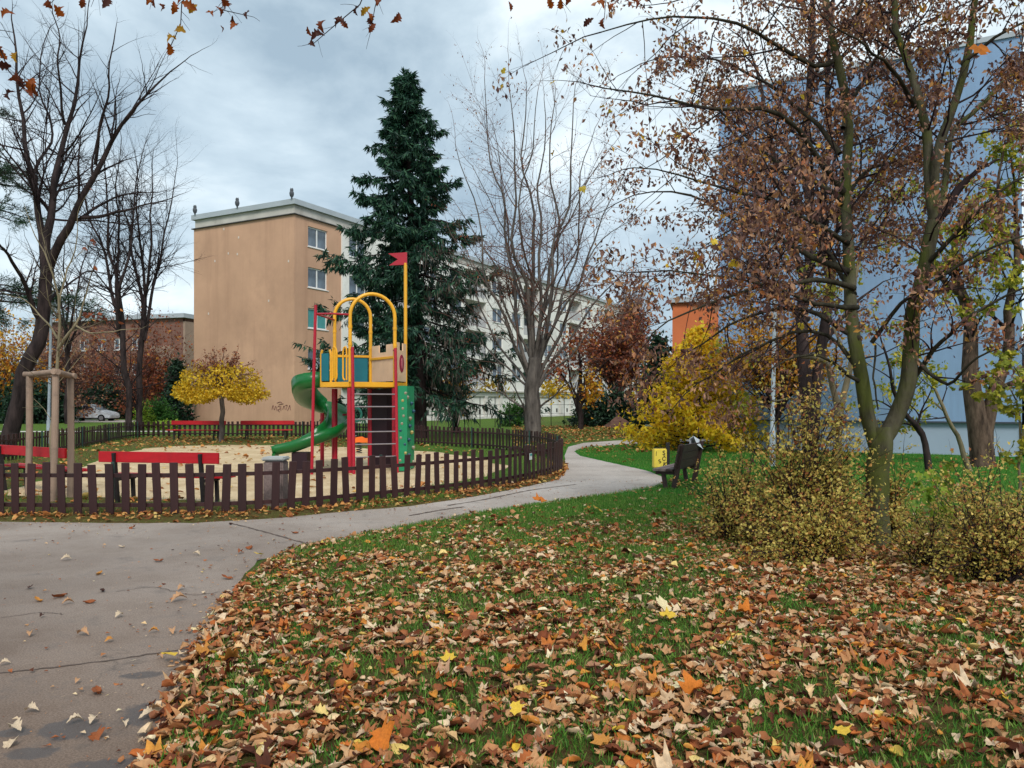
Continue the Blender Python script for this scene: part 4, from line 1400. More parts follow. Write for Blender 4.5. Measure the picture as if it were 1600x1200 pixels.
# ------------------------------------------------------------------ tree stakes
M_stake = mat_plain('weathered_round_wood', lin(148, 126, 110), 0.22, 5, 0.85, 0.2, 0.5, 40, stretch=(1, 1, 0.1), dirt=lin(110, 96, 86))
s1, s2, s3 = P(44, 780, 12.9), P(82, 783, 12.25), P(110, 780, 12.9)
st = root('tree_stake_frame', (s2[0], s2[1], 0), 'wooden three-post stake frame around a young tree behind the fence', 'tree stakes')
tops = []
for (q, uu, vt) in ((s1, 46, 588, ), (s2, 87, 584), (s3, 110, 590)):
    tp = P(uu, vt, q[1])
    tops.append(tp)
    mb = MB(); mb.tube(spline([(q[0], q[1], -0.1), ((q[0] + tp[0]) / 2 + 0.01, q[1], tp[2] / 2), tp], 8), 0.052, 12); mb.obj('stake', M_stake, st, smooth=True)
s4 = np.array([s2[0] - 0.02, 13.25, 0])
for a, c in ((0, 1), (1, 2), (2, 0)):
    A3, C3 = tops[a] + (0, 0, 0.03), tops[c] + (0, 0, 0.03)
    d3 = norm(C3 - A3) * 0.09
    mb = MB(); mb.tube([A3 - d3, (A3 + C3) / 2, C3 + d3], 0.048, 10); mb.obj('cross_rail', M_stake, st, smooth=True)

# ------------------------------------------------------------------ lamp posts
M_lamp = mat_plain('pale_grey_lamp_paint', lin(166, 176, 184), 0.1, 4, 0.5, dirt=lin(140, 146, 150))
def lamp(u, vb, Y, hgt, label, lean=0.0):
    q = P(u, vb, Y)
    ro = root('lamp_post', (q[0], q[1], 0), label, 'street lamp', 'park lamp posts')
    mb = MB(); mb.tube([(q[0], q[1], -0.1), (q[0], q[1], 0.9), (q[0], q[1], 0.95), (q[0] + lean, q[1], hgt)], [0.075, 0.075, 0.055, 0.04], 12); mb.obj('pole', M_lamp, ro, smooth=True)
    mb = MB(); mb.lathe((q[0] + lean, q[1], hgt), [(0.05, -0.02), (0.09, 0.05), (0.20, 0.20), (0.20, 0.26), (0.22, 0.28), (0.10, 0.36), (0.01, 0.38)], 14); mb.obj('lamp_head', M_lamp, ro, smooth=True)
lamp(76, 700, 30.0, 5.2, 'pale lamp post behind the wooden tree stakes at left', 0.1)
lamp(1207, 730, 19.2, 5.6, 'pale grey lamp post rising behind the yellow shrub on the right', 0.08)

# ------------------------------------------------------------------ cars
M_tyre = mat_plain('tyre_rubber', lin(26, 26, 28), 0.2, 8, 0.9)
M_rim = mat_plain('alloy_rim', lin(150, 152, 156), 0.1, 8, 0.4, metal=0.5)
M_cglass = mat_plain('car_glass', lin(40, 48, 58), 0.2, 1, 0.08, 0.7)
M_headl = mat_plain('headlight_clear', lin(200, 206, 212), 0.1, 8, 0.15, 0.7)
M_tail = mat_plain('tail_light_red', lin(170, 20, 26), 0.1, 8, 0.2, 0.7)
def car(x, y, paint, label, rz=0.0, scale=1.0):
    ro = root('parked_car', (x, y, 0), label, 'car', None, rz)
    ro.scale = (scale,) * 3
    prof = [(-2.05, 0.32), (-2.1, 0.62), (-2.02, 0.92), (-1.75, 1.34), (-1.45, 1.46), (-0.2, 1.50), (0.35, 1.42), (1.05, 0.98), (1.75, 0.82), (2.05, 0.66), (2.1, 0.42), (2.05, 0.28)]
    rows = []
    for wy, ins in ((-0.86, 0.0), (0.86, 0.0)):
        rows.append([(px * (1 - 0.0), wy * (1 if pz < 0.95 else 1 - 0.22 * (pz - 0.95) / 0.5), pz) for px, pz in prof])
    n_ = len(prof)
    mb = MB(); mb.add(rows[0] + rows[1], [tuple(range(n_)), tuple(range(n_, 2 * n_))[::-1]] + [(i, (i + 1) % n_, n_ + (i + 1) % n_, n_ + i) for i in range(n_)])
    mb.obj('body', paint, ro, True, smooth=True, bevel=0.05, seg=2)
    for s_ in (-1, 1):
        def sw(poly, nm, mt):
            mb = MB()
            f3 = lambda px, pz, o_: (px, s_ * (0.86 * (1 if pz < 0.95 else 1 - 0.22 * (pz - 0.95) / 0.5) + o_), pz)
            pts = [f3(px, pz, 0.012) for px, pz in poly] + [f3(px, pz, -0.03) for px, pz in poly]
            k = len(poly)
            mb.add(pts, [tuple(range(k)), tuple(range(k, 2 * k))[::-1]] + [(i, (i + 1) % k, k + (i + 1) % k, k + i) for i in range(k)])
            return mb.obj(nm, mt, ro, True)
        sw([(-0.35, 0.98), (0.85, 0.98), (0.28, 1.36), (-0.35, 1.42)], 'side_window', M_cglass)
        sw([(-1.45, 1.0), (-0.43, 0.98), (-0.43, 1.42), (-1.3, 1.38)], 'side_window', M_cglass)
        sw([(1.75, 0.62), (2.03, 0.58), (2.0, 0.70), (1.72, 0.80)], 'headlight', M_headl)
        sw([(-2.06, 0.66), (-1.9, 0.66), (-1.86, 0.92), (-2.0, 0.92)], 'tail_light', M_tail)
        mb = MB(); mb.box((0.78, s_ * 0.95, 1.0), (0.12, 0.16, 0.12)); mb.obj('wing_mirror', paint, ro, True, bevel=0.02)
        for wx in (-1.3, 1.32):
            mb = MB(); mb.tube([(wx, s_ * 0.68, 0.31), (wx, s_ * 0.89, 0.31)], 0.31, 18); w_ = mb.obj('wheel', M_tyre, ro, True, smooth=True)
            mb = MB(); mb.tube([(wx, s_ * 0.87, 0.31), (wx, s_ * 0.90, 0.31)], 0.19, 14); mb.obj('rim', M_rim, w_, True)
    mb = MB(); mb.add([(0.42, -0.66, 1.39), (1.0, -0.78, 1.02), (1.0, 0.78, 1.02), (0.42, 0.66, 1.39)], [(0, 1, 2, 3)]); wo = mb.obj('windscreen', M_cglass, ro, True)
    wo.location.z = 0.02
    return ro
M_silver = mat_plain('silver_white_car_paint', lin(206, 212, 218), 0.04, 2, 0.25, 0.6)
M_redcar = mat_plain('red_car_paint', lin(190, 20, 40), 0.06, 2, 0.25, 0.6)
c1 = P(143, 655, 68.0); car(c1[0], c1[1], M_silver, 'silver-white hatchback parked beyond the lawn, facing right', 0.0, 1.0)
c2 = P(-14, 648, 66.0); car(c2[0], c2[1], M_silver, 'white car cut by the left edge behind the leaning trunk', 0.0, 1.05)
c3 = P(261, 655, 62.0); car(c3[0], c3[1], M_redcar, 'red car mostly hidden behind bushes at the tan gable corner', 0.0, 0.95)
# pale strip of road/footway beyond the left lawn
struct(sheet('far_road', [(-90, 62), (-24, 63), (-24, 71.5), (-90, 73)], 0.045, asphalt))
struct(sheet('far_footway', [(-40, 40.6), (-18.5, 41.8), (-18.5, 43.0), (-40, 42.6)], 0.05, mat_plain('pale_paving', lin(186, 182, 172), 0.1, 2, 0.9)))

# ------------------------------------------------------------------ wire fence in front of the pale block
wf = root('wire_fence', (-2.5, 50, 0), 'tall thin wire fence in front of the pale grey block', 'fence')
wa, wb_ = np.array([-6.8, 45.5]), np.array([4.6, 54.5])
npst = 13
for k in range(npst):
    q = wa + (wb_ - wa) * k / (npst - 1)
    mb = MB(); mb.tube([(*q, -0.1), (*q, 2.0)], 0.028, 6); mb.obj('post', M_iron, wf)
for z in (0.9, 1.5, 1.95):
    mb = MB(); mb.tube([(*wa, z), (*((wa + wb_) / 2), z - 0.01), (*wb_, z)], 0.012, 5); mb.obj('wire', M_iron, wf)

# ------------------------------------------------------------------ trees
B_dark = mat_bark('dark_bark', lin(26, 21, 22), lin(66, 55, 54))
B_grey = mat_bark('grey_bark', lin(54, 49, 47), lin(112, 104, 98))
B_moss = mat_bark('mossy_bark', lin(44, 40, 32), lin(100, 96, 78), 6, moss=lin(80, 88, 34))
B_brown = mat_bark('brown_bark', lin(46, 36, 31), lin(118, 98, 84), 9)
B_twig = mat_plain('dark_twig_bark', lin(48, 39, 40), 0.2, 5, 0.9, 0.1)
B_twigr = mat_plain('reddish_twig_bark', lin(104, 78, 70), 0.2, 5, 0.9, 0.1)
B_limb = mat_bark('dark_olive_limb_bark', lin(34, 32, 26), lin(72, 68, 54), 8)
B_young = mat_bark('young_olive_bark', lin(96, 88, 68), lin(146, 134, 108))

L_brown = mat_leaf('dry_brown_leaves', [(0.0, lin(84, 56, 54)), (0.3, lin(120, 86, 78)), (0.6, lin(160, 120, 98)), (0.8, lin(194, 150, 110)), (0.93, lin(176, 100, 60)), (1.0, lin(208, 168, 74))], 0.32)
L_rust = mat_leaf('rust_red_leaves', [(0.0, lin(92, 46, 38)), (0.5, lin(140, 76, 52)), (0.85, lin(170, 96, 56)), (1.0, lin(190, 140, 60))], 0.3)
L_yel = mat_leaf('yellow_autumn_leaves', [(0.0, lin(186, 140, 24)), (0.5, lin(224, 184, 40)), (0.85, lin(236, 206, 70)), (1.0, lin(190, 170, 60))], 0.4)
L_horn = mat_leaf('golden_hornbeam_leaves', [(0.0, lin(226, 180, 34)), (0.4, lin(250, 218, 48)), (0.7, lin(254, 230, 76)), (0.9, lin(240, 184, 52)), (1.0, lin(206, 196, 70))], 0.55)
L_ora = mat_leaf('orange_yellow_leaves', [(0.0, lin(176, 96, 30)), (0.5, lin(214, 152, 40)), (1.0, lin(222, 184, 60))], 0.4)
L_shrub = mat_leaf('olive_yellow_shrub_leaves', [(0.0, lin(160, 156, 72)), (0.35, lin(212, 196, 100)), (0.65, lin(238, 216, 122)), (0.82, lin(226, 176, 96)), (0.92, lin(176, 110, 66)), (1.0, lin(140, 80, 52))], 0.45)
L_ygreen = mat_leaf('yellow_green_leaves', [(0.0, lin(110, 124, 40)), (0.5, lin(160, 164, 60)), (1.0, lin(214, 196, 70))], 0.4)
L_green = mat_leaf('mid_green_leaves', [(0.0, lin(42, 82, 34)), (0.6, lin(66, 116, 46)), (1.0, lin(96, 140, 58))], 0.3)
L_lime = mat_leaf('lime_green_leaves', [(0.0, lin(104, 138, 36)), (1.0, lin(164, 186, 66))], 0.35)
L_ever = mat_leaf('dark_evergreen_leaves', [(0.0, lin(14, 34, 24)), (0.6, lin(26, 54, 36)), (1.0, lin(46, 76, 48))], 0.15)
L_spruce = mat_leaf('spruce_needles', [(0.0, lin(18, 46, 40)), (0.6, lin(34, 72, 54)), (1.0, lin(58, 96, 66))], 0.1, 0.6)
L_dead = mat_leaf('dead_grey_twigs', [(0.0, lin(74, 66, 62)), (1.0, lin(128, 116, 106))], 0.1, 0.9)
L_pine = mat_leaf('pine_needles', [(0.0, lin(22, 48, 34)), (1.0, lin(56, 90, 56))], 0.1)
L_oak = mat_leaf('russet_oak_leaves', [(0.0, lin(120, 52, 30)), (0.45, lin(168, 84, 34)), (0.75, lin(196, 124, 36)), (1.0, lin(206, 164, 44))], 0.5)

def crown(name, chunks, mat, parent):
    V, Fs = join_leaves(chunks)
    o = link(name, np_mesh(name, V, Fs), mat, parent)
    o['kind'] = 'stuff'
    return o

def wood(name, T, lv, sides, mat, parent, smooth=True):
    V, Fs = T.wood(lv, sides)
    o = link(name, np_mesh(name, V, Fs, smooth), mat, parent)
    if name != 'trunk':
        o['kind'] = 'stuff'
    return o

def px(pts):
    return [P(*q) for q in pts]

# --- central tall bare tree
Yc = 31.0
bt = P(832, 690, Yc)
ro = root('bare_tree', (bt[0], bt[1], 0), 'tall bare grey tree with fanned upright limbs in the middle', 'tree')
T = Tree(21)
T.limbs([([(bt[0] - 0.05, Yc, -0.1), P(832, 672, Yc), P(831, 630, Yc), P(834, 590, Yc), P(836, 560, Yc)], 0.37, 0.27)], 12)
ends = [((828, 585), (800, 470), (757, 88), .5, .155), ((830, 575), (815, 420), (795, 95), -1, .17), ((834, 565), (828, 400), (822, 92), .8, .19), ((836, 560), (846, 400), (850, 120), -.8, .16),
        ((838, 565), (862, 380), (868, 104), .6, .17), ((838, 575), (872, 420), (899, 98), -1.5, .16), ((840, 585), (884, 440), (930, 165), .8, .14), ((842, 590), (902, 450), (978, 232), -.5, .14),
        ((842, 600), (915, 490), (1014, 368), 1.0, .12), ((826, 590), (780, 480), (712, 195), -1, .13), ((825, 600), (772, 520), (704, 330), 1.2, .10), ((830, 570), (800, 380), (770, 160), 2, .12),
        ((838, 570), (868, 460), (940, 260), 2.2, .11), ((826, 640), (770, 610), (735, 560), 1.5, .09), ((840, 640), (885, 600), (908, 545), -1.5, .09), ((824, 650), (800, 600), (778, 570), -1.5, .08), ((834, 560), (820, 330), (840, 110), -2.2, .12), ((829, 560), (772, 430), (716, 290), .4, .11), ((840, 560), (905, 430), (985, 310), -.6, .11), ((826, 605), (765, 550), (702, 460), 1.4, .09), ((842, 605), (905, 535), (978, 455), -1.2, .09), ((831, 520), (792, 380), (738, 225), 1.6, .1), ((841, 520), (880, 370), (955, 195), 1.8, .1), ((828, 590), (785, 500), (730, 400), -2, .08)]
T.limbs([([P(*a, Yc), P(*m_, Yc + dy * 0.55), P((m_[0] * 0.4 + e_[0] * 0.6), (m_[1] * 0.4 + e_[1] * 0.6 + 12), Yc + dy * 0.9), P(e_[0], e_[1] + 34, Yc + dy)], r * .56, 0.012) for a, m_, e_, dy, r in ends], 16, .035)
T.grow(1.05, 0.12, 0.98, 50, 16, 0.36, 0.6, 4.2, 0.03, 0.10, 0.45, 0.035, 0.25, 8)
T.grow(2.2, 0.1, 1.0, 46, 16, 0.42, 0.3, 1.9, 0.0, 0.13, 0.6, 0.012, 0.4, 6)
T.grow(3.4, 0.1, 1.0, 45, 15, 0.5, 0.25, 0.9, -0.02, 0.12, 0.7, 0.008, 0.6, 4, cap=14000)
wood('trunk', T, [0, 1], [12, 8], B_grey, ro)
wood('branches', T, [2, 3], [5, 4], B_twigr, ro)
V, Fs = T.wood([4], [3])
R_ = T.levels[4][1]
wood('twigs', T, [4], [3], B_twigr, ro)
p, t = T.along(4, 1800, 0.3, 1.0)
crown('sparse_leaves', [leaves(p, rdir(T.rng, len(p), 1.0), rdir(T.rng, len(p)), T.rng.uniform(0.06, 0.11, len(p)), leaf_simple(0.5))], L_rust, ro)

# --- leaning tree at far left
Yl = 24.5
bt = P(22, 700, Yl)
ro = root('leaning_tree', (bt[0], bt[1], 0), 'big dark bare tree with a leaning trunk at the left edge', 'tree')
T = Tree(22)
T.limbs([([(bt[0] - 0.35, Yl, -0.1), P(24, 655, Yl), P(40, 590, Yl), P(57, 526, Yl), P(68, 470, Yl), P(74, 420, Yl)], 0.26, 0.18)], 14)
L_ = [([P(72, 440, Yl), P(79, 330, Yl + .4), P(83, 268, Yl + .6), P(101, 195, Yl + 1), P(128, 110, Yl + 1.2), P(136, 40, Yl + 1.5)], .20, .02),
      ([P(74, 425, Yl), P(92, 384, Yl - .3), P(119, 342, Yl - .5), P(149, 257, Yl - .8), P(184, 200, Yl - 1), P(230, 150, Yl - 1.2), P(266, 112, Yl - 1.3)], .20, .02),
      ([P(70, 430, Yl), P(63, 353, Yl + .3), P(50, 280, Yl + .3), P(38, 219, Yl + .5), P(30, 120, Yl + .8), P(18, 30, Yl + 1)], .17, .02),
      ([P(120, 345, Yl - .5), P(165, 315, Yl + .2), P(215, 302, Yl + .8), P(250, 300, Yl + 1.2)], .07, .012),
      ([P(125, 340, Yl - .5), P(170, 335, Yl), P(215, 325, Yl), P(276, 306, Yl + .4)], .08, .012),
      ([P(149, 257, Yl - .8), P(160, 180, Yl - 1.5), P(172, 110, Yl - 2), P(180, 50, Yl - 2)], .07, .015),
      ([P(62, 500, Yl), P(30, 430, Yl - 1), P(0, 385, Yl - 2), P(-40, 350, Yl - 3)], .11, .02),
      ([P(50, 280, Yl + .3), P(80, 215, Yl + 2), P(60, 130, Yl + 3), P(75, 50, Yl + 3.4)], .07, .015),
      ([P(101, 195, Yl + 1), P(90, 120, Yl + .2), P(95, 60, Yl), P(82, 20, Yl)], .06, .015),
      ([P(66, 480, Yl), P(110, 440, Yl + 1.5), P(140, 425, Yl + 2.4), P(175, 430, Yl + 3)], .07, .015)]
T.limbs([(c, r0 * .8, r1) for c, r0, r1 in L_], 14)
T.grow(2.2, 0.2, 0.98, 44, 15, 0.36, 0.5, 3.4, 0.03, 0.09, 0.5, 0.04, 0.25, 8)
T.grow(3.0, 0.1, 1.0, 42, 14, 0.45, 0.3, 1.7, 0.02, 0.11, 0.6, 0.014, 0.4, 6)
T.grow(3.4, 0.1, 1.0, 45, 14, 0.5, 0.2, 0.8, -0.02, 0.12, 0.7, 0.0065, 0.6, 4, cap=14000)
wood('trunk', T, [0, 1], [12, 8], B_dark, ro)
wood('branches', T, [2, 3], [5, 4], B_twig, ro)
wood('twigs', T, [4], [3], B_twig, ro)

# --- two slim bare trees beside it
def slim_tree(u, vb, Y, vtop, seed, label, lean=0, forks=4, spread=40, group='slim bare trees'):
    bt = P(u, vb, Y)
    ro = root('slim_bare_tree', (bt[0], bt[1], 0), label, 'tree', group)
    T = Tree(seed); rg = T.rng
    fk = vb - (vb - vtop) * 0.42
    T.limbs([([(bt[0], Y, -0.1), P(u + lean * .3, (vb + fk) / 2, Y), P(u + lean, fk, Y)], .18, .13)], 10)
    ls = []
    for k in range(forks):
        e_ = u + lean * 1.6 + (k - (forks - 1) / 2) * spread + rg.normal() * 6
        s0 = fk + rg.uniform(-10, 60)
        ls.append(([P(u + lean, s0, Y), P(u + lean + (e_ - u) * .35, s0 - (s0 - vtop) * .35, Y + rg.normal() * .8), P(e_, vtop + abs(k - (forks - 1) / 2) * 18 + rg.uniform(0, 25), Y + rg.normal() * 1.8)], .11, .015))
    T.limbs(ls, 14)
    T.grow(2.0, 0.1, 0.98, 45, 14, 0.36, 0.6, 3.4, 0.03, 0.09, 0.5, 0.04, 0.25, 8, src=[0, 1])
    T.grow(2.6, 0.1, 1.0, 42, 14, 0.45, 0.35, 1.7, 0.01, 0.10, 0.6, 0.018, 0.4, 6)
    T.grow(2.8, 0.1, 1.0, 45, 14, 0.5, 0.3, 1.0, -0.02, 0.12, 0.7, 0.012, 0.6, 4, cap=4800)
    wood('trunk', T, [0, 1], [10, 7], B_dark, ro)
    wood('branches', T, [2, 3, 4], [4, 3, 3], B_twig, ro)
    return ro, T
slim_tree(201, 655, 43, 190, 31, 'slim bare tree with dark trunk left of its twin, behind the fence', -16, 4, 36)
slim_tree(217, 655, 44, 225, 32, 'slim bare tree with dark trunk nearest the tan gable', 8, 4, 34)
slim_tree(105, 652, 58, 330, 33, 'small bare tree in the gap between the leaning trunk and slim trees', 0, 5, 34)

# --- dark pine reaching in from the left edge
bt = np.array([-19.6, 26.5, 0])
ro = root('pine_tree', tuple(bt), 'dark green pine whose boughs reach in from the left edge', 'tree')
T = Tree(41); rg = T.rng
T.limbs([([bt + (0, 0, -.1), bt + (.1, 0, 5), bt + (.2, 0, 12)], .26, .08)], 10)
bl = []
for (u, v, Y) in [(40, 275, 25), (70, 300, 25.5), (30, 325, 26), (10, 255, 26), (85, 285, 26.5), (55, 345, 27), (20, 345, 25), (120, 478, 26), (90, 470, 25.5), (150, 490, 27), (60, 460, 26), (0, 500, 27), (30, 500, 28), (5, 180, 27), (-20, 100, 27)]:
    e_ = P(u, v, Y)
    z0 = min(e_[2] + 0.3, 11)
    bl.append(([bt + (.1, 0, z0), (bt + (.1, 0, z0)) * .5 + e_ * .5 + (0, 0, .25), e_], .06, .01))
T.limbs(bl, 12)
T.grow(4.5, 0.35, 1.0, 45, 15, 0.25, 0.35, 1.0, 0.03, 0.1, 0.5, 0.02, 0.4, 5, flat=0.5)
wood('trunk', T, [0, 1], [9, 5], B_dark, ro)
wood('branches', T, [2], [3], B_twig, ro)
p, t = T.along(2, 12000, 0.3, 1.0, 0.05)
crown('needles', [leaves(p, norm(t + 1.0 * rg.normal(size=t.shape) * .6 + (0, 0, .3)), rdir(rg, len(p)), rg.uniform(.12, .22, len(p)), leaf_simple(.10, .02))], L_pine, ro)

# --- spruce
Ys = 34.5
bt = P(655, 690, Ys); top = P(632, 113, Ys)
Hs = top[2]
ro = root('spruce_tree', (bt[0], bt[1], 0), 'tall dark green spruce behind the play tower', 'tree')
T = Tree(51); rg = T.rng
axp = spline([(bt[0], Ys, -.1), P(654, 560, Ys), P(643, 350, Ys), (top[0], Ys, Hs)], 16)
T.levels.append((axp[None], (0.34 * (1 - np.linspace(0, 1, 16)) + .02)[None]))
bl = []
zz = 2.4
while zz < Hs - 0.15:
    f = zz / Hs
    R0 = 5.5 * (1 - f) ** 0.84 * (0.62 + .6 * rg.random()) + .14
    if zz < 4.5:
        R0 *= 0.85
    nb = 6 if f < .8 else 5
    a0 = rg.random() * 7
    for k in range(nb):
        a = a0 + 2 * PI * k / nb + rg.normal() * .22
        r = R0 * rg.uniform(.6, 1.15)
        c = np.array([np.interp(zz, axp[:, 2], axp[:, 0]), Ys, zz])
        dv = np.array([math.cos(a), math.sin(a), 0])
        dr = 0.12 + 0.30 * (1 - f)
        bl.append(([c, c + dv * r * .45 + (0, 0, -dr * r * .42 + .05), c + dv * r * .8 + (0, 0, -dr * r * .72), c + dv * r + (0, 0, -dr * r * .55)], .03 + .03 * (1 - f), .008))
    zz += 0.50 if f < .75 else .34
T.limbs(bl, 10)
T.grow(5.2, 0.12, 1.0, 62, 14, 0.36, 0.22, 1.1, -0.05, 0.08, 0.5, 0.012, 0.5, 5, flat=0.75, taper=.75)
wood('trunk', T, [0, 1], [9, 4], B_dark, ro)
wood('branches', T, [2], [3], B_dark, ro)
spray_ = (np.array([[0, 0.04, 0], [0.25, .10, -.04], [0.6, .07, -.08], [1, 0.0, -.12], [0.6, -.07, -.08], [.25, -.10, -.04], [0, -.04, 0]]), [np.array([[0, 1, 5, 6], [1, 2, 4, 5]]), np.array([[2, 3, 4]])])
spray = (np.array([[0, 0, 0], [.35, .12, -.05], [1, 0, -.16], [.35, -.12, -.05]]), [np.array([[0, 3, 2], [0, 2, 1]])])
chunks, dead = [], []
for lv, n_, s0, s1 in ((2, 78000, .15, .38), (1, 16000, .16, .42)):
    p, t = T.along(lv, n_, 0.12 if lv == 2 else .25, 1.0, 0.03)
    side = rg.normal(size=t.shape)
    ax_ = norm(t * .55 + side * .5 + np.array([0, 0, -.75]))
    right_low = (p[:, 0] > bt[0] + 0.25) & (p[:, 2] < 9.0 - 0.0 * p[:, 2]) & (rg.random(len(p)) < .58)
    keep = ~right_low
    sz = rg.uniform(s0, s1, len(p))
    chunks.append(leaves(p[keep], ax_[keep], rdir(rg, keep.sum()), sz[keep], spray))
    d_ = right_low & (rg.random(len(p)) < .20)
    ad = norm(t[d_] * .25 + rg.normal(size=(d_.sum(), 3)) * .25 + np.array([0, 0, -.9]))
    dead.append(leaves(p[d_], ad, rdir(rg, d_.sum()), sz[d_] * 1.7, leaf_simple(.07, .02)))
p = np.stack([np.full(260, top[0]), np.full(260, Ys), rg.uniform(Hs - 1.6, Hs + .12, 260)], 1)
chunks.append(leaves(p, norm(rdir(rg, 260, 0, .4) + (0, 0, .35)), rdir(rg, 260), rg.uniform(.14, .34, 260), spray))
crown('needles', chunks, L_spruce, ro)
crown('dead_twigs', dead, L_dead, ro)

# --- round yellow tree in front of the tan gable
Yy = 30.5
bt = P(346, 690, Yy)
ro = root('round_yellow_tree', (bt[0], bt[1], 0), 'small round-headed tree with yellow skirt of leaves and bare brown top', 'tree')
T = Tree(61); rg = T.rng
hb = P(346, 605, Yy)[2]
T.limbs([([(bt[0], Yy, -.1), (bt[0] + .03, Yy, 1.2), (bt[0] - .03, Yy, hb)], .10, .085)], 8)
bl = []
for k in range(46):
    a = rg.random() * 2 * PI
    el = rg.uniform(-.05, 1.25)
    r = (1.62 if el < .6 else 1.45) * rg.uniform(.75, 1.05)
    dv = np.array([math.cos(a) * math.cos(el), math.sin(a) * math.cos(el), math.sin(el) * 1.12])
    c = np.array([bt[0] - .03, Yy, hb])
    bl.append(([c, c + dv * r * .5 + (0, 0, .12), c + dv * r + (0, 0, -.12 * math.cos(el))], .03, .006))
T.limbs(bl, 10)
T.grow(7, 0.3, 1.0, 40, 15, 0.35, 0.2, .55, 0.0, 0.12, 0.5, .009, .5, 5)
wood('trunk', T, [0], [10], B_grey, ro)
wood('branches', T, [1, 2], [4, 3], B_twigr, ro)
n_ = 9000
a = rg.random(n_) * 2 * PI
rr = 1.66 * np.sqrt(rg.uniform(.16, 1, n_)) * (1 + .09 * np.sin(a * 5 + 1) + .05 * np.sin(a * 11))
dome = hb - .35 + 1.55 * np.sqrt(np.clip(1 - (rr / 1.85) ** 2, 0, 1))
z = hb - .42 + rg.random(n_) ** 1.5 * np.maximum(dome - hb + .25, .2) + .14 * np.sin(a * 4) + rg.normal(size=n_) * .06
p = np.stack([bt[0] - .03 + rr * np.cos(a), Yy + rr * np.sin(a), z], 1)
cl = fbm(p[:, 0] * 2.2 + 40, p[:, 2] * 2.2 + p[:, 1] * 1.7, 8)
keep = (cl > .40) | (z < hb - .15)
hollow = (rr < 1.15) & (np.sin(a) < -.0) & (z < hb + .55) & (z > hb - .1)
keep &= ~(hollow & (rg.random(n_) < .9))
p = p[keep]
crown('yellow_leaves', [leaves(p, rdir(rg, len(p), .7), rdir(rg, len(p)), rg.uniform(.07, .13, len(p)), leaf_simple(.75, .12))], L_yel, ro)
p, t = T.along(2, 2400, .3, 1, .03)
p = p[p[:, 2] > hb + .55]
crown('brown_leaves', [leaves(p, rdir(rg, len(p), .4), rdir(rg, len(p)), rg.uniform(.05, .1, len(p)), leaf_simple(.6, .12))], L_rust, ro)

# --- young staked tree
ro = root('young_tree', (P(87, 780, 12.7)[0], 12.7, 0), 'thin young bare tree tied inside the wooden stake frame', 'tree')
T = Tree(71)
y0 = 12.7
T.limbs([([(P(87, 780, y0)[0], y0, -.1), P(86, 690, y0), P(88, 600, y0), P(90, 545, y0), P(91, 490, y0), P(84, 440, y0), P(70, 395, y0)], .05, .012),
         ([P(91, 545, y0), P(105, 525, y0 - .1), P(117, 508, y0 - .1), P(132, 470, y0), P(140, 440, y0)], .03, .006),
         ([P(117, 508, y0 - .1), P(150, 522, y0 - .2), P(190, 515, y0 - .3), P(222, 513, y0 - .3)], .018, .004),
         ([P(90, 530, y0), P(70, 500, y0 + .2), P(40, 470, y0 + .4), P(15, 462, y0 + .5)], .02, .005),
         ([P(91, 490, y0), P(100, 440, y0 + .2), P(118, 380, y0 + .3), P(122, 330, y0 + .3)], .02, .005),
         ([P(92, 500, y0), P(76, 470, y0 - .3), P(72, 440, y0 - .4)], .015, .004)], 12)
T.grow(2.6, .25, 1, 45, 14, .35, .15, .8, .03, .1, .5, .008, .4, 6)
T.grow(2.5, .2, 1, 45, 14, .4, .08, .3, .0, .1, .6, .004, .5, 4)
wood('trunk', T, [0], [9], B_young, ro)
wood('branches', T, [1, 2], [4, 3], B_young, ro)
p, t = T.along(2, 60, .3, 1)
k_ = p[:, 0] > P(115, 500, y0)[0]
p = np.concatenate([p[k_], P(150, 492, y0) + T.rng.normal(size=(26, 3)) * (.16, .12, .07)])
crown('dry_leaves', [leaves(p, rdir(T.rng, len(p), .6), rdir(T.rng, len(p)), T.rng.uniform(.06, .11, len(p)), leaf_oval(.6))], L_rust, ro)

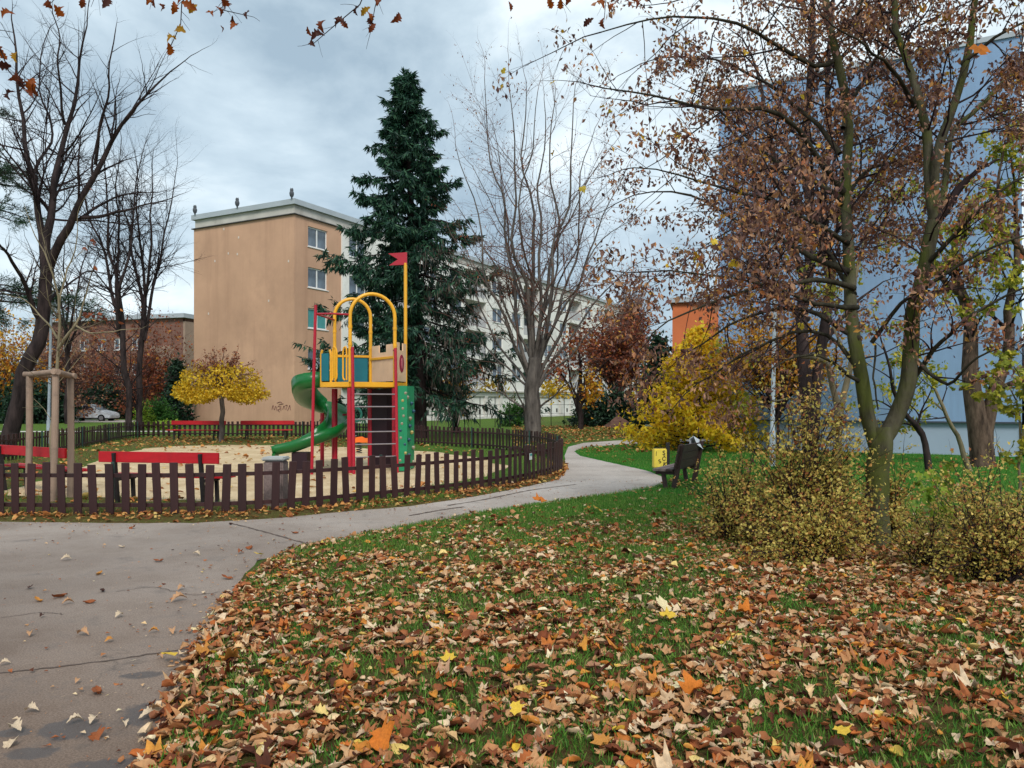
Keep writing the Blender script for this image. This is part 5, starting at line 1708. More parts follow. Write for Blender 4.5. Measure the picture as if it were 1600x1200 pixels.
# --- generic leafy shrub / small tree
def shrub(name, label, cat, base, rx, ry, h, nst, nleaf, lsize, lmat, seed, bark=B_twig, z0=0.0, stem_r=.03, tmpl=None, clump=.2, group=None, ntw=3.0, down=.3, trunk=0.0, shape='dome', shell=.45, flatl=0.0):
    ro = root(name, (base[0], base[1], 0), label, cat, group)
    T = Tree(seed); rg = T.rng
    b3 = np.array([base[0], base[1], 0.0])
    bl = []
    for k in range(nst):
        a = rg.random() * 2 * PI
        if shape == 'cone':
            f = rg.random() ** .9
            r = (1 - f) ** .8 * rg.uniform(.6, 1.05)
            e_ = b3 + (rx * r * math.cos(a), ry * r * math.sin(a), z0 + (h - z0) * f)
        else:
            el = math.asin(rg.uniform(-.15 if z0 else .05, 1))
            r = rg.uniform(shell, 1.03)
            e_ = b3 + (rx * r * math.cos(a) * math.cos(el), ry * r * math.sin(a) * math.cos(el), z0 + (h - z0) * max(.04, r * math.sin(el)) if not z0 else (z0 + h) / 2 + (h - z0) / 2 * r * math.sin(el))
        s0 = b3 + (rg.normal() * rx * .12, rg.normal() * ry * .12, -.05) if not trunk else b3 + (0, 0, min(trunk, e_[2] * .8) * rg.uniform(.7, 1.0))
        if shape == 'cone':
            s0 = b3 + (0, 0, max(.1, e_[2] - .12 * rx))
        mid_ = s0 * .5 + e_ * .5 + (rg.normal() * .06 * rx, rg.normal() * .06 * ry, .10 * h * (0 if shape == 'cone' else 1))
        bl.append(([s0, mid_, e_], stem_r, stem_r * .25))
    T.limbs(bl, 6)
    T.grow(ntw, .25, 1, 42, 15, .4, .12, max(rx, h) * .45, .02, .1, .55, stem_r * .4, .4, 4)
    if trunk:
        mb = MB(); mb.tube(spline([b3 + (0, 0, -.1), b3 + (.02, 0, trunk * .5), b3 + (0, 0, h * .7 if shape == 'cone' else trunk)], 8), np.linspace(stem_r * 2.6, stem_r * 1.4, 8), 9)
        mb.obj('trunk', bark, ro, smooth=True)
    wood('stems', T, [0, 1], [4 if stem_r > .04 else 3, 3], bark, ro)
    n1 = int(nleaf * .7)
    p1, _ = T.along(1, n1, .2, 1, clump * .4) if len(T.levels[1][0]) else T.along(0, n1, .5, 1, clump)
    p2, _ = T.along(0, nleaf - n1, .45, 1, clump)
    p = np.concatenate([p1, p2])
    p[:, 2] = np.maximum(p[:, 2], .05)
    tm = leaf_simple(.6, .12) if tmpl is None else tmpl
    ax_ = rdir(rg, len(p), down, flatl)
    nr = rdir(rg, len(p)) + (np.array([0, 0, 2.0]) if flatl else 0)
    crown('foliage', [leaves(p, ax_, norm(nr), lsize * rg.uniform(.55, 1.65, len(p)) , tm)], lmat, ro)
    return ro

# golden hornbeam by the far bend
q = P(1092, 705, 25.5)
shrub('golden_tree', 'golden yellow small tree with layered sprays right of the path bend', 'tree', q[:2], 2.7, 2.2, 4.0, 210, 14000, .13, L_horn, 81, B_twig, z0=.25, stem_r=.022, tmpl=leaf_simple(.55, .06), clump=.16, ntw=2.6, down=.15, trunk=3.2, shape='cone')
q = P(1215, 712, 23.5)
shrub('golden_tree', 'smaller brownish-gold bushy tree in front of the blue gable', 'tree', q[:2], 2.6, 1.6, 5.0, 120, 6000, .11, L_ora, 82, B_twig, z0=.3, stem_r=.02, clump=.2, ntw=2.6, trunk=1.4, shape='dome')
# little trees with orange leaves in front of the pale block
q = P(907, 668, 47.0)
r_, T = slim_tree(907, 671, 46.0, 500, 34, 'small dark-trunked tree with orange and yellow leaf clumps right of the bare tree', 0, 5, 26, None)
rg = T.rng
for (u, v, su, sv, n_, mt) in [(868, 608, 22, 14, 420, L_yel), (925, 605, 16, 26, 520, L_ora), (905, 540, 34, 26, 500, L_rust), (872, 575, 26, 20, 300, L_rust)]:
    p = np.array([P(u + rg.normal() * su * .55, v + rg.normal() * sv * .55, 46 + rg.normal() * 1.0) for _ in range(n_)])
    crown('leaf_clump', [leaves(p, rdir(rg, n_, .4), rdir(rg, n_), rg.uniform(.14, .26, n_), leaf_simple(.7, .12))], mt, r_)
q = P(700, 676, 41.0)
r_, T = slim_tree(712, 678, 40.0, 560, 35, 'young tree with drooping yellow-orange leaves right of the spruce trunk', 0, 4, 20, None)
rg = T.rng
for (u, v, su, sv, n_, mt) in [(707, 605, 24, 24, 620, L_ora), (735, 580, 26, 12, 160, L_rust), (660, 575, 16, 14, 200, L_ora), (770, 600, 26, 12, 180, L_yel)]:
    p = np.array([P(u + rg.normal() * su * .5, v + rg.normal() * sv * .5, 40 + rg.normal() * .8) for _ in range(n_)])
    crown('leaf_clump', [leaves(p, rdir(rg, n_, .5), rdir(rg, n_), rg.uniform(.12, .22, n_), leaf_simple(.7, .12))], mt, r_)
q = P(965, 668, 55.0)
shrub('russet_tree', 'russet brown leafy tree at the right end of the pale block', 'tree', q[:2], 3.6, 3.0, 8.4, 120, 7000, .2, L_rust, 83, B_twigr, z0=1.2, stem_r=.05, clump=.35, ntw=1.6, trunk=2.4)
shrub('russet_tree', 'pale brown leafy tree tall against the far end of the pale block', 'tree', P(985, 668, 60.0)[:2], 1.9, 1.8, 12.0, 90, 3600, .2, L_brown, 89, B_twigr, z0=3.0, stem_r=.05, clump=.35, ntw=1.4, trunk=4.2)
# evergreens
shrub('evergreen_shrub', 'dark evergreen thicket behind the brown heap', 'shrub', P(950, 668, 52.0)[:2], 2.7, 2.0, 2.8, 110, 7000, .2, L_ever, 84, clump=.3, ntw=1.5)
shrub('small_conifer', 'pointed dark conifer behind the golden tree', 'tree', P(1028, 668, 44.0)[:2], 1.6, 1.6, 5.4, 130, 6000, .2, L_ever, 85, shape='cone', z0=.3, trunk=3.5, clump=.2)
shrub('small_conifer', 'dark bushy conifer at the lower left corner of the tan gable', 'tree', P(276, 662, 57.0)[:2], 1.5, 1.5, 4.6, 120, 6000, .2, L_ever, 86, shape='cone', z0=.2, trunk=3.2, clump=.25)
shrub('round_shrub', 'clipped round green shrub left of the tan gable', 'shrub', P(249, 658, 50.0)[:2], 1.15, 1.1, 1.95, 160, 7500, .10, L_green, 87, clump=.12, shell=.8, ntw=3)
shrub('round_shrub', 'small lime-green shrub against the bigger round green one', 'shrub', P(225, 660, 48.5)[:2], .58, .55, 1.65, 80, 3200, .09, L_lime, 88, clump=.1, shell=.75, ntw=3)
shrub('fern_shrub', 'low light-green leafy plant just behind the far fence', 'plant', P(262, 668, 46.0)[:2], .9, .6, .62, 40, 700, .16, L_lime, 188, clump=.1, ntw=2)
shrub('green_shrub', 'bright green bush at the foot of the pale block', 'shrub', P(803, 668, 52.0)[:2], 1.0, .9, 2.0, 80, 3000, .14, L_green, 189, clump=.18, ntw=2)
row = [(-30, 60, 3.2, 4.2), (40, 59, 2.4, 3.6), (75, 61, 2.2, 3.2), (118, 74, 2.6, 3.4), (165, 76, 2.8, 3.8), (205, 77, 2.6, 3.6)]
for k, (u, Y, rx, hh) in enumerate(row):
    q = P(u, 655, Y)
    shrub('evergreen_shrub', ['dark evergreen shrub at the very left edge by the white car', 'dark evergreen shrub behind the leaning trunk', 'dark evergreen shrub behind the left lamp post', 'dark evergreen shrub behind the silver car boot', 'dark evergreen shrub behind the silver car bonnet', 'dark evergreen shrub behind the slim twin trunks'][k], 'shrub', q[:2], rx, 1.6, hh, 80, 3600, .26, L_ever, 90 + k, clump=.35, ntw=1.2, group='dark shrubs along the far road')
for k, (u, Y, rx, hh, mt, lab) in enumerate([(150, 80, 4.0, 8.4, L_rust, 'brown twiggy thicket behind the silver car'), (238, 70, 3.6, 8.2, L_rust, 'red-brown twiggy bush left of the tan gable'),
                                         (85, 66, 4.0, 7.6, L_brown, 'brown twiggy thicket between the leaning trunk and the lamp'), (12, 63, 3.4, 7.0, L_ora, 'thicket with ochre leaves behind the leaning trunk')]):
    q = P(u, 655, Y)
    shrub('bare_thicket', lab, 'shrub', q[:2], rx * 1.25, 2.4, hh * 1.4, 160, 6500, .22, mt, 110 + k, bark=B_twigr, stem_r=.035, clump=.35, ntw=2.4, shell=.3)
for k, (x, y, rx, hh) in enumerate([(14, 62, 5, 7), (22, 66, 5, 6), (3.5, 132, 7, 8), (12, 120, 6, 7), (20, 110, 7, 8)]):
    shrub('distant_tree', 'distant dull-green tree between the pale and orange buildings', 'tree', (x, y), rx, 4, hh, 60, 1500, .5, L_ever, 130 + k, clump=.6, ntw=.8, group='distant trees in the gap between buildings')

# leaf heap on the far lawn
hp = P(966, 667, 50.0)
th = np.linspace(0, 2 * PI, 24, endpoint=False)
hv, hf = [], []
rings = [(1.0, 0.0), (.8, .22), (.55, .45), (.28, .62), (.06, .72)]
for k, (r, z) in enumerate(rings):
    for j, a in enumerate(th):
        w_ = 1 + .12 * math.sin(3 * a + k) + .07 * math.sin(7 * a)
        hv.append((hp[0] + .95 * r * w_ * math.cos(a), hp[1] + .8 * r * w_ * math.sin(a), z * (1 + .08 * math.sin(5 * a + k))))
for k in range(len(rings) - 1):
    for j in range(24):
        hf.append([k * 24 + j, k * 24 + (j + 1) % 24, (k + 1) * 24 + (j + 1) % 24, (k + 1) * 24 + j])
tag(link('leaf_heap', np_mesh('leaf_heap', np.array(hv), [np.array(hf)], True), mat_plain('brown_heap', lin(104, 78, 68), .35, 9, .95, .1, 1.0, 14)), 'low brown heap of raked leaves on the far lawn', 'leaf heap')

# --- foreground maple on the right
Ym = 8.35
bt = P(1372, 862, Ym)
ro = root('maple_tree', (bt[0], bt[1], 0), 'foreground tree forking into two mossy stems above the yellow shrub', 'tree')
T = Tree(201); rg = T.rng
y = Ym
T.limbs([([(bt[0], y, -.1), P(1372, 790, y), P(1374, 720, y), P(1376, 668, y)], .125, .12),
         ([P(1370, 700, y), P(1354, 640, y), P(1350, 590, y), P(1340, 500, y + .1), P(1333, 440, y + .15), P(1313, 320, y + .3), P(1318, 200, y + .4), P(1302, 60, y + .5), P(1284, -60, y + .6), P(1270, -200, y + .7)], .082, .03),
         ([P(1378, 690, y), P(1400, 650, y), P(1424, 575, y - .1), P(1432, 480, y - .2), P(1440, 420, y - .25), P(1460, 345, y - .3)], .092, .07)], 18)
L2 = [([P(1460, 345, y - .3), P(1450, 265, y - .3), P(1430, 165, y - .2), P(1412, 60, y - .1), P(1405, -80, y), P(1400, -220, y)], .058, .02),
      ([P(1458, 330, y - .3), P(1466, 255, y - .4), P(1482, 180, y - .5), P(1502, 90, y - .6), P(1530, -20, y - .7), P(1560, -160, y - .8)], .055, .02),
      ([P(1462, 340, y - .3), P(1476, 300, y - .1), P(1480, 235, y + .1), P(1503, 185, y + .3), P(1590, 115, y + .8), P(1680, 60, y + 1)], .04, .012),
      ([P(1318, 300, y + .3), P(1275, 240, y + .1), P(1230, 190, y - .1), P(1135, 175, y - .3), P(1045, 150, y - .5), P(945, 138, y - .6)], .045, .008),
      ([P(1314, 310, y + .3), P(1262, 280, y + .6), P(1215, 255, y + .9), P(1150, 195, y + 1.2), P(1090, 150, y + 1.4)], .04, .008),
      ([P(1308, 90, y + .5), P(1270, 105, y + .2), P(1170, 42, y - .3), P(1070, 22, y - .6), P(985, 38, y - .8), P(940, 50, y - .8)], .035, .007),
      ([P(1335, 450, y + .1), P(1275, 435, y - .2), P(1210, 442, y - .4), P(1120, 472, y - .6), P(1050, 500, y - .7), P(1020, 520, y - .7)], .04, .007),
      ([P(1345, 530, y), P(1275, 490, y + .3), P(1210, 485, y + .6), P(1130, 515, y + .9), P(1060, 560, y + 1.1)], .04, .007),
      ([P(1330, 425, y + .15), P(1260, 400, y + .5), P(1185, 360, y + .9), P(1120, 320, y + 1.2), P(1040, 300, y + 1.5), P(990, 305, y + 1.6)], .045, .008),
      ([P(1362, 535, y), P(1400, 485, y - .3), P(1450, 445, y - .6), P(1520, 400, y - .9), P(1600, 368, y - 1.1), P(1680, 350, y - 1.2)], .03, .008),
      ([P(1428, 590, y), P(1465, 540, y - .3), P(1500, 505, y - .5), P(1560, 470, y - .6), P(1640, 430, y - .8)], .035, .008),
      ([P(1317, 200, y + .4), P(1350, 120, y + .8), P(1385, 50, y + 1), P(1400, -40, y + 1.2)], .035, .008),
      ([P(1300, 60, y + .5), P(1340, 20, y + .1), P(1370, -60, y)], .03, .008),
      ([P(1430, 165, y - .2), P(1395, 110, y - .5), P(1350, 70, y - .9), P(1300, 40, y - 1.2)], .03, .007),
      ([P(1350, 600, y), P(1290, 560, y - .3), P(1240, 560, y - .5), P(1180, 590, y - .6)], .03, .006),
      ([P(1440, 420, y - .25), P(1490, 370, y - .6), P(1560, 300, y - .9), P(1640, 260, y - 1)], .035, .008),
      ([P(1313, 320, y + .3), P(1350, 270, y + .7), P(1390, 255, y + 1.1), P(1440, 200, y + 1.5)], .03, .007),
      ([P(1500, 100, y - .6), P(1555, 60, y - .8), P(1630, 20, y - 1)], .03, .008),
      ([P(1368, 540, y), P(1366, 600, y - .2), P(1372, 640, y - .2)], .015, .01),
      ([P(1350, 590, y), P(1300, 530, y + .2), P(1230, 520, y + .2), P(1150, 560, y + .1), P(1090, 600, y), P(1050, 640, y)], .032, .006),
      ([P(1340, 480, y + .1), P(1250, 470, y - .6), P(1160, 440, y - 1.0), P(1080, 420, y - 1.3), P(1010, 425, y - 1.4)], .034, .006),
      ([P(1325, 380, y + .2), P(1240, 330, y - .4), P(1150, 300, y - .8), P(1060, 270, y - 1.0), P(990, 262, y - 1.1)], .036, .006),
      ([P(1312, 240, y + .35), P(1230, 150, y + .8), P(1140, 100, y + 1.1), P(1050, 90, y + 1.2), P(1000, 100, y + 1.2)], .036, .006),
      ([P(1335, 460, y + .1), P(1280, 380, y + 1.2), P(1200, 330, y + 1.8), P(1110, 380, y + 2.1), P(1060, 420, y + 2.2)], .036, .006),
      ([P(1428, 560, y - .1), P(1480, 600, y - .5), P(1530, 560, y - .8), P(1600, 530, y - 1)], .03, .006),
      ([P(1290, -30, y + .6), P(1230, -40, y + .3), P(1150, -20, y), P(1060, 0, y - .2)], .03, .007)]
T.limbs(L2, 14)
T.grow(3.4, .2, 1, 48, 16, .36, .35, 1.4, .0, .12, .5, .012, .3, 7, src=[0, 1], taper=.3)
lv2 = T.levels[2]
keep = lv2[0][:, 0, 2] > 1.75
T.levels[2] = (lv2[0][keep], lv2[1][keep])
T.grow(4.2, .15, 1, 45, 15, .42, .16, .7, -.03, .14, .6, .005, .45, 6, taper=.3)
T.grow(4.0, .2, 1, 45, 15, .5, .08, .3, -.06, .14, .7, .003, .6, 4, cap=11000)
l1 = T.levels[1]
V, Fs = merge([tubes(*T.levels[0], 14), tubes(l1[0][:3], l1[1][:3], 10)])
link('trunk', np_mesh('trunk', V, Fs, True), B_moss, ro)
for q in range(3, len(l1[0])):
    V, Fs = tubes(l1[0][q:q + 1], l1[1][q:q + 1] * .85, 8)
    link('limb', np_mesh('limb', V, [Fs], True), B_limb, ro)
wood('branches', T, [2, 3, 4], [5, 4, 3], B_twig, ro)
n_ = 8600
p0, _ = T.along(4, n_, .4, 1)
# drop some bare gaps, keep clusters
cl = fbm(p0[:, 0] * 1.1 + 20, p0[:, 2] * 1.1 + p0[:, 1] * .8, 12)
p0 = p0[(cl > .40) | (rg.random(len(p0)) < .18)]
p0 = p0[(p0[:, 0] > .125 * p0[:, 1]) | (rg.random(len(p0)) < .12)]
k = rg.integers(4, 10, len(p0))
p = np.repeat(p0, k, 0) + rg.normal(size=(k.sum(), 3)) * (.075, .075, .065)
crown('dry_leaves', [leaves(p[::2], rdir(rg, len(p[::2]), 1.6), rdir(rg, len(p[::2])), rg.uniform(.034, .075, len(p[::2])), leaf_simple(.36, .10)),
                     leaves(p[1::2], rdir(rg, len(p[1::2]), .9), rdir(rg, len(p[1::2])), rg.uniform(.035, .08, len(p[1::2])), leaf_kite(.55, .35))], L_brown, ro)
p, _ = T.along(4, 170, .4, 1)
crown('yellow_leaves', [leaves(p, rdir(rg, len(p), .8), rdir(rg, len(p)), rg.uniform(.06, .11, len(p)), leaf_maple(.3, 3))], L_yel, ro)
lo = P(1530, 60, 5.6)
mb = MB(); mb.tube(spline([P(1560, -160, y - .8), P(1545, -60, 6.2), P(1536, 20, 5.7), lo + (0, 0, .03)], 12), np.linspace(.006, .0015, 12), 5); mb.obj('twig', B_twig, ro)
V_, F_ = leaves(np.array([P(1530, 74, 5.6)]), np.array([[.15, -.3, -.9]]), np.array([[.1, -1, .3]]), np.array([.17]), leaf_maple(.25, 5))
link('large_orange_leaf', np_mesh('large_orange_leaf', V_, F_), mat_leaf('orange_single_leaf', [(0, lin(206, 120, 30)), (1, lin(206, 120, 30))], .5), ro)['label'] = 'large orange leaf hanging alone'

# --- trees between the maple and the blue gable
def stem_tree(name, label, seed, stems, leafm, nleaf, lsize, bark, Y, dens=1.0, lmin_z=2.0, twigs=True, tm=None):
    ro = root(name, tuple(stems[0][0][0] * (1, 1, 0)), label, 'tree')
    T = Tree(seed); rg = T.rng
    T.limbs(stems, 14)
    T.grow(1.5 * dens, .3, 1, 48, 14, .34, .4, 2.4, .01, .1, .5, .035, .3, 7)
    keep = T.levels[1][0][:, 0, 2] > lmin_z
    T.levels[1] = (T.levels[1][0][keep], T.levels[1][1][keep])
    T.grow(2.4, .15, 1, 45, 15, .45, .2, 1.0, -.02, .12, .6, .012, .4, 6)
    T.grow(2.6, .2, 1, 45, 15, .5, .12, .5, -.04, .14, .7, .006, .5, 4, cap=6000)
    wood('trunk', T, [0], [12], bark, ro)
    wood('branches', T, [1, 2, 3], [5, 4, 3], B_twig, ro)
    if nleaf:
        p, _ = T.along(3, nleaf, .2, 1, .06)
        crown('leaves', [leaves(p, rdir(rg, len(p), .8), rdir(rg, len(p)), lsize * rg.uniform(.6, 1.3, len(p)), leaf_simple(.6, .12) if tm is None else tm)], leafm, ro)
    return ro, T
b0 = P(1268, 760, 14.8)
stem_tree('twin_trunk_tree', 'dark twin-trunked tree with brown leaves behind the lamp post', 211, [
    ([b0 * (1, 1, 0) - (0, 0, .1), P(1266, 640, 14.8), P(1260, 520, 14.8), P(1262, 420, 14.9), P(1252, 300, 15), P(1262, 170, 15.2), P(1270, 40, 15.2), P(1275, -120, 15.4)], .15, .04),
    ([P(1270, 690, 14.8), P(1284, 560, 14.9), P(1286, 470, 15), P(1278, 380, 15.2), P(1290, 250, 15.5), P(1300, 110, 15.8), P(1310, -60, 16)], .12, .03),
    ([P(1258, 450, 14.8), P(1220, 340, 14.6), P(1170, 250, 14.5), P(1130, 190, 14.2)], .09, .015),
    ([P(1254, 330, 15), P(1200, 220, 15.6), P(1190, 130, 16), P(1160, 60, 16.4)], .08, .015),
    ([P(1280, 400, 15.2), P(1330, 330, 15.8), P(1390, 260, 16.2)], .07, .015),
    ([P(1262, 500, 14.8), P(1200, 450, 14.3), P(1140, 420, 14), P(1100, 430, 13.8)], .06, .012),
    ([P(1284, 540, 14.9), P(1330, 480, 15), P(1380, 440, 15.2)], .06, .012)], L_brown, 8500, .085, B_dark, 14.8, 1.5, 2.4)
b0 = P(1536, 728, 19.0)
stem_tree('forked_trunk_tree', 'thick-trunked forked tree with yellow-green leaves in front of the blue gable', 212, [
    ([b0 * (1, 1, 0) - (0, 0, .1), P(1534, 690, 19), P(1520, 620, 19), P(1512, 560, 19), P(1506, 490, 19.1), P(1495, 400, 19.3), P(1505, 320, 19.5)], .30, .04),
    ([P(1538, 705, 19), P(1550, 620, 18.9), P(1565, 550, 18.8), P(1580, 480, 18.6), P(1592, 390, 18.4), P(1585, 280, 18.2)], .20, .03),
    ([P(1552, 610, 18.9), P(1600, 590, 18.2), P(1650, 560, 17.8)], .09, .02),
    ([P(1508, 470, 19.1), P(1460, 420, 18.6), P(1420, 330, 18.2)], .09, .015),
    ([P(1600, 400, 18.5), P(1560, 330, 18), P(1570, 220, 17.6)], .08, .015)], L_ygreen, 4200, .13, B_brown, 19, 1.2, 2.6)
b0 = P(1310, 760, 11.2)
stem_tree('thin_grey_tree', 'thin grey-green sapling with crooked side branch just left of the mossy stems', 213, [
    ([b0 * (1, 1, 0) - (0, 0, .1), P(1312, 690, 11.2), P(1308, 640, 11.2), P(1322, 590, 11.3), P(1334, 530, 11.4), P(1338, 440, 11.6), P(1360, 330, 11.8)], .07, .015),
    ([P(1311, 660, 11.2), P(1302, 600, 11.1), P(1292, 570, 11), P(1262, 555, 10.9), P(1235, 550, 10.8), P(1205, 530, 10.7), P(1180, 535, 10.6)], .055, .01),
    ([P(1311, 670, 11.2), P(1275, 640, 11), P(1250, 625, 10.9), P(1200, 628, 10.7)], .035, .008),
    ([P(1330, 560, 11.3), P(1315, 540, 11.6), P(1290, 480, 12)], .03, .008)], L_ygreen, 700, .08, B_young, 11.2, 1.0, 1.2)
b0 = P(1452, 716, 17.0)
stem_tree('leaning_sapling', 'thin dark leaning sapling between the mossy stems and the forked trunk', 214, [
    ([b0 * (1, 1, 0) - (0, 0, .1), P(1440, 680, 17), P(1415, 640, 16.8), P(1395, 600, 16.6), P(1380, 540, 16.4)], .085, .02),
    ([P(1440, 680, 17), P(1418, 655, 17.2), P(1400, 640, 17.3), P(1370, 625, 17.4)], .05, .012)], L_ygreen, 500, .11, B_dark, 17, 1.2, 1.0)
b0 = P(1518, 716, 17.6)
stem_tree('leaning_sapling', 'pale leaning sapling crossing in front of the forked trunk base', 215, [
    ([b0 * (1, 1, 0) - (0, 0, .1), P(1495, 682, 17.6), P(1478, 645, 17.5), P(1462, 605, 17.4), P(1440, 580, 17.2), P(1420, 575, 17)], .07, .015),
    ([P(1478, 645, 17.5), P(1455, 625, 17.8), P(1435, 600, 18)], .03, .01)], L_ygreen, 500, .10, B_young, 17.6, 1.2, 1.0)
# yellow-green maple sprays at the right edge
p = []
rg = np.random.default_rng(216)
ro = root('yellow_maple_sapling', (P(1585, 740, 12)[0], 12.0, 0), 'yellow-green maple sapling at the right edge in front of the forked trunk', 'tree')
T = Tree(216)
b0 = np.array([P(1590, 740, 12)[0], 12.0, 0])
T.limbs([([b0 - (0, 0, .1), P(1596, 680, 12), P(1585, 620, 12), P(1560, 590, 12)], .03, .008), ([P(1596, 690, 12), P(1606, 640, 11.8), P(1590, 580, 11.6), P(1570, 560, 11.5)], .025, .006), ([P(1590, 650, 12), P(1550, 625, 12.2), P(1520, 610, 12.4)], .02, .005)], 10)
T.grow(5, .2, 1, 50, 15, .35, .15, .6, 0, .1, .6, .006, .5, 5)
wood('trunk', T, [0], [7], B_young, ro); wood('branches', T, [1], [3], B_young, ro)
p, _ = T.along(1, 260, .3, 1, .04)
crown('leaves', [leaves(p, rdir(rg, len(p), .5, .3), norm(rdir(rg, len(p)) + (0, -.5, 1.2)), rg.uniform(.10, .18, len(p)), leaf_maple(.2, 8))], L_ygreen, ro)

# --- shrubs in the foreground
SL = leaf_simple(.65, .15)
def fs(label, u, Y, rx, ry, hh, nst, nleaf, ls, seed, mat=L_shrub, **k):
    q = P(u, 800, Y)
    return shrub('yellow_shrub', label, 'shrub', q[:2], rx, ry, hh, nst, nleaf, ls, mat, seed, bark=B_twig, stem_r=.012, tmpl=SL, clump=.05, ntw=9, group='yellowing shrubs around the maple', down=.1, shell=.35, **k)
fs('tallest olive-yellow shrub, left of the mossy trunk', 1258, 8.1, .86, .6, 1.95, 150, 12500, .033, 221)
fs('low sparse yellowing shrub on the bench side of the tall one', 1155, 8.8, .72, .6, 1.2, 80, 4800, .030, 222)
fs('low dense shrub in front of the tall one, nearest the leaves', 1270, 7.6, .80, .5, .85, 90, 6500, .028, 223)
fs('upright yellow shrub growing round the mossy trunk', 1385, 8.75, .34, .3, 1.5, 50, 3200, .033, 224)
fs('wide olive-yellow shrub at the right edge', 1555, 6.75, .72, .6, 1.28, 130, 9500, .026, 225)
fs('thin low shrub between the mossy trunk and the right-edge shrub', 1450, 7.3, .40, .35, .72, 50, 1800, .025, 226)
q = P(1470, 770, 9.6)
shrub('broad_leaved_plant', 'pale green broad-leaved plant behind the right-edge shrub', 'plant', q[:2], .35, .3, .95, 16, 90, .12, L_lime, 227, bark=B_young, stem_r=.008, tmpl=leaf_maple(.2, 4), clump=.08, ntw=4)

# --- oak twigs hanging in from above; the oak itself stands behind the camera
ro = root('oak_tree', (-4.6, -2.6, 0), 'russet oak twigs hanging into the top left of the view', 'tree')
T = Tree(231); rg = T.rng
hub = np.array([-2.6, 4.2, 6.5]); hub2 = np.array([.3, 5.2, 6.6])
T.limbs([([(-4.6, -2.6, -.1), (-4.5, -2.5, 2.5), (-4.2, -2.0, 4.6)], .34, .26),
         ([(-4.2, -2.0, 4.5), (-3.8, .5, 5.9), (-3.2, 2.6, 6.5), hub], .16, .04), ([(-4.2, -2.1, 4.4), (-2.2, 1.5, 6.4), (-.8, 3.6, 6.8), hub2], .14, .035),
         ([(-4.2, -2.0, 4.6), (-4.6, -2.4, 7), (-4.4, -2.2, 9.5)], .22, .06), ([(-4.3, -2.2, 4.0), (-6.4, -1.5, 6), (-7.5, .5, 6.6), (-7.2, 4, 6.4)], .14, .03)], 14)
hl = np.array([-5.2, 5.0, 6.0])
TW = [([hub, P(310, -70, 6.4), P(275, 10, 6.4), P(289, 45, 6.4), P(284, 60, 6.4), P(266, 74, 6.4)], [(264, 76), (268, 64), (282, 50), (270, 12), (258, 10), (296, 10), (302, 14), (288, 4)]),
      ([hub, P(330, -60, 6.6), P(350, 15, 6.6), P(362, 30, 6.6), P(385, 24, 6.6)], [(350, 45), (365, 42), (368, 30), (388, 24), (330, 16), (340, 18), (348, 2)]),
      ([hub, P(230, -80, 6.2), P(238, -5, 6.2)], [(232, 2), (243, 3), (128, 3)]),
      ([hl, P(60, -70, 6.0), P(84, 0, 6.0)], [(78, 8), (92, 16), (96, 20)]),
      ([hl, P(120, -70, 6.3), P(150, -6, 6.3)], [(165, 5)]),
      ([hl, P(-60, 40, 5.4), P(-5, 70, 5.4), P(8, 110, 5.4), P(35, 132, 5.4), P(50, 150, 5.4)], [(2, 68), (4, 82), (3, 100), (14, 26), (26, 90), (18, 118), (34, 130), (50, 134), (56, 152), (20, 150)]),
      ([hub2, P(600, -70, 6.6), P(560, 8, 6.6), P(530, 30, 6.6), P(505, 60, 6.6), P(490, 68, 6.6)], [(488, 70), (497, 60), (508, 42), (532, 40), (538, 38), (530, 34), (486, 50)]),
      ([hub2, P(620, -70, 6.8), P(585, 15, 6.8), P(570, 26, 6.8), P(580, 45, 6.8)], [(575, 28), (580, 34), (582, 44), (572, 18), (590, 2), (617, 28), (560, 18)]),
      ([hub2, P(860, -70, 7.0), P(862, -5, 7.0), P(880, 5, 7.0)], [(858, 4), (876, 5), (886, 4), (796, 10)]),
      ([hub2, P(960, -80, 7.2), P(945, 5, 7.2), P(944, 30, 7.2)], [(945, 36), (956, 12), (980, 6), (990, 8), (938, 10), (920, 35)])]
T.limbs([(c, .018, .003) for c, _ in TW], 14)
T.grow(3.0, .55, 1, 45, 15, .1, .08, .3, -.02, .1, .6, .004, .5, 5)
wood('trunk', T, [0], [12], B_brown, ro)
wood('twigs', T, [1, 2], [5, 3], B_twig, ro)
OAK = []
for k in range(5):
    v, f = leaf_oak(.25 + .1 * k, k)
    OAK.append(np_mesh('leaf', v, f)); OAK[-1].materials.append(L_oak)
OC = [mat_leaf('oak_russet', [(0, lin(122, 58, 28)), (1, lin(122, 58, 28))], .45), mat_leaf('oak_brown', [(0, lin(78, 40, 30)), (1, lin(78, 40, 30))], .45),
      mat_leaf('oak_gold', [(0, lin(176, 130, 26)), (1, lin(176, 130, 26))], .5), mat_leaf('oak_orange', [(0, lin(158, 80, 26)), (1, lin(158, 80, 26))], .5)]
def put_leaf(parent, name, me, mat, pos, axis, nrm, size):
    a = norm(np.array(axis, float)); nn = np.array(nrm, float); nn = norm(nn - (nn @ a) * a); bb_ = np.cross(nn, a)
    o = bpy.data.objects.new(name, me); COL.objects.link(o)
    M = Matrix(((a[0], bb_[0], nn[0], pos[0]), (a[1], bb_[1], nn[1], pos[1]), (a[2], bb_[2], nn[2], pos[2]), (0, 0, 0, 1))) @ Matrix.Diagonal((size, size, size, 1))
    if parent is not None:
        o.parent = parent; o.matrix_parent_inverse = wm(parent).inverted()
    o.matrix_basis = M
    o.material_slots[0].link = 'OBJECT'; o.material_slots[0].material = mat
    return o
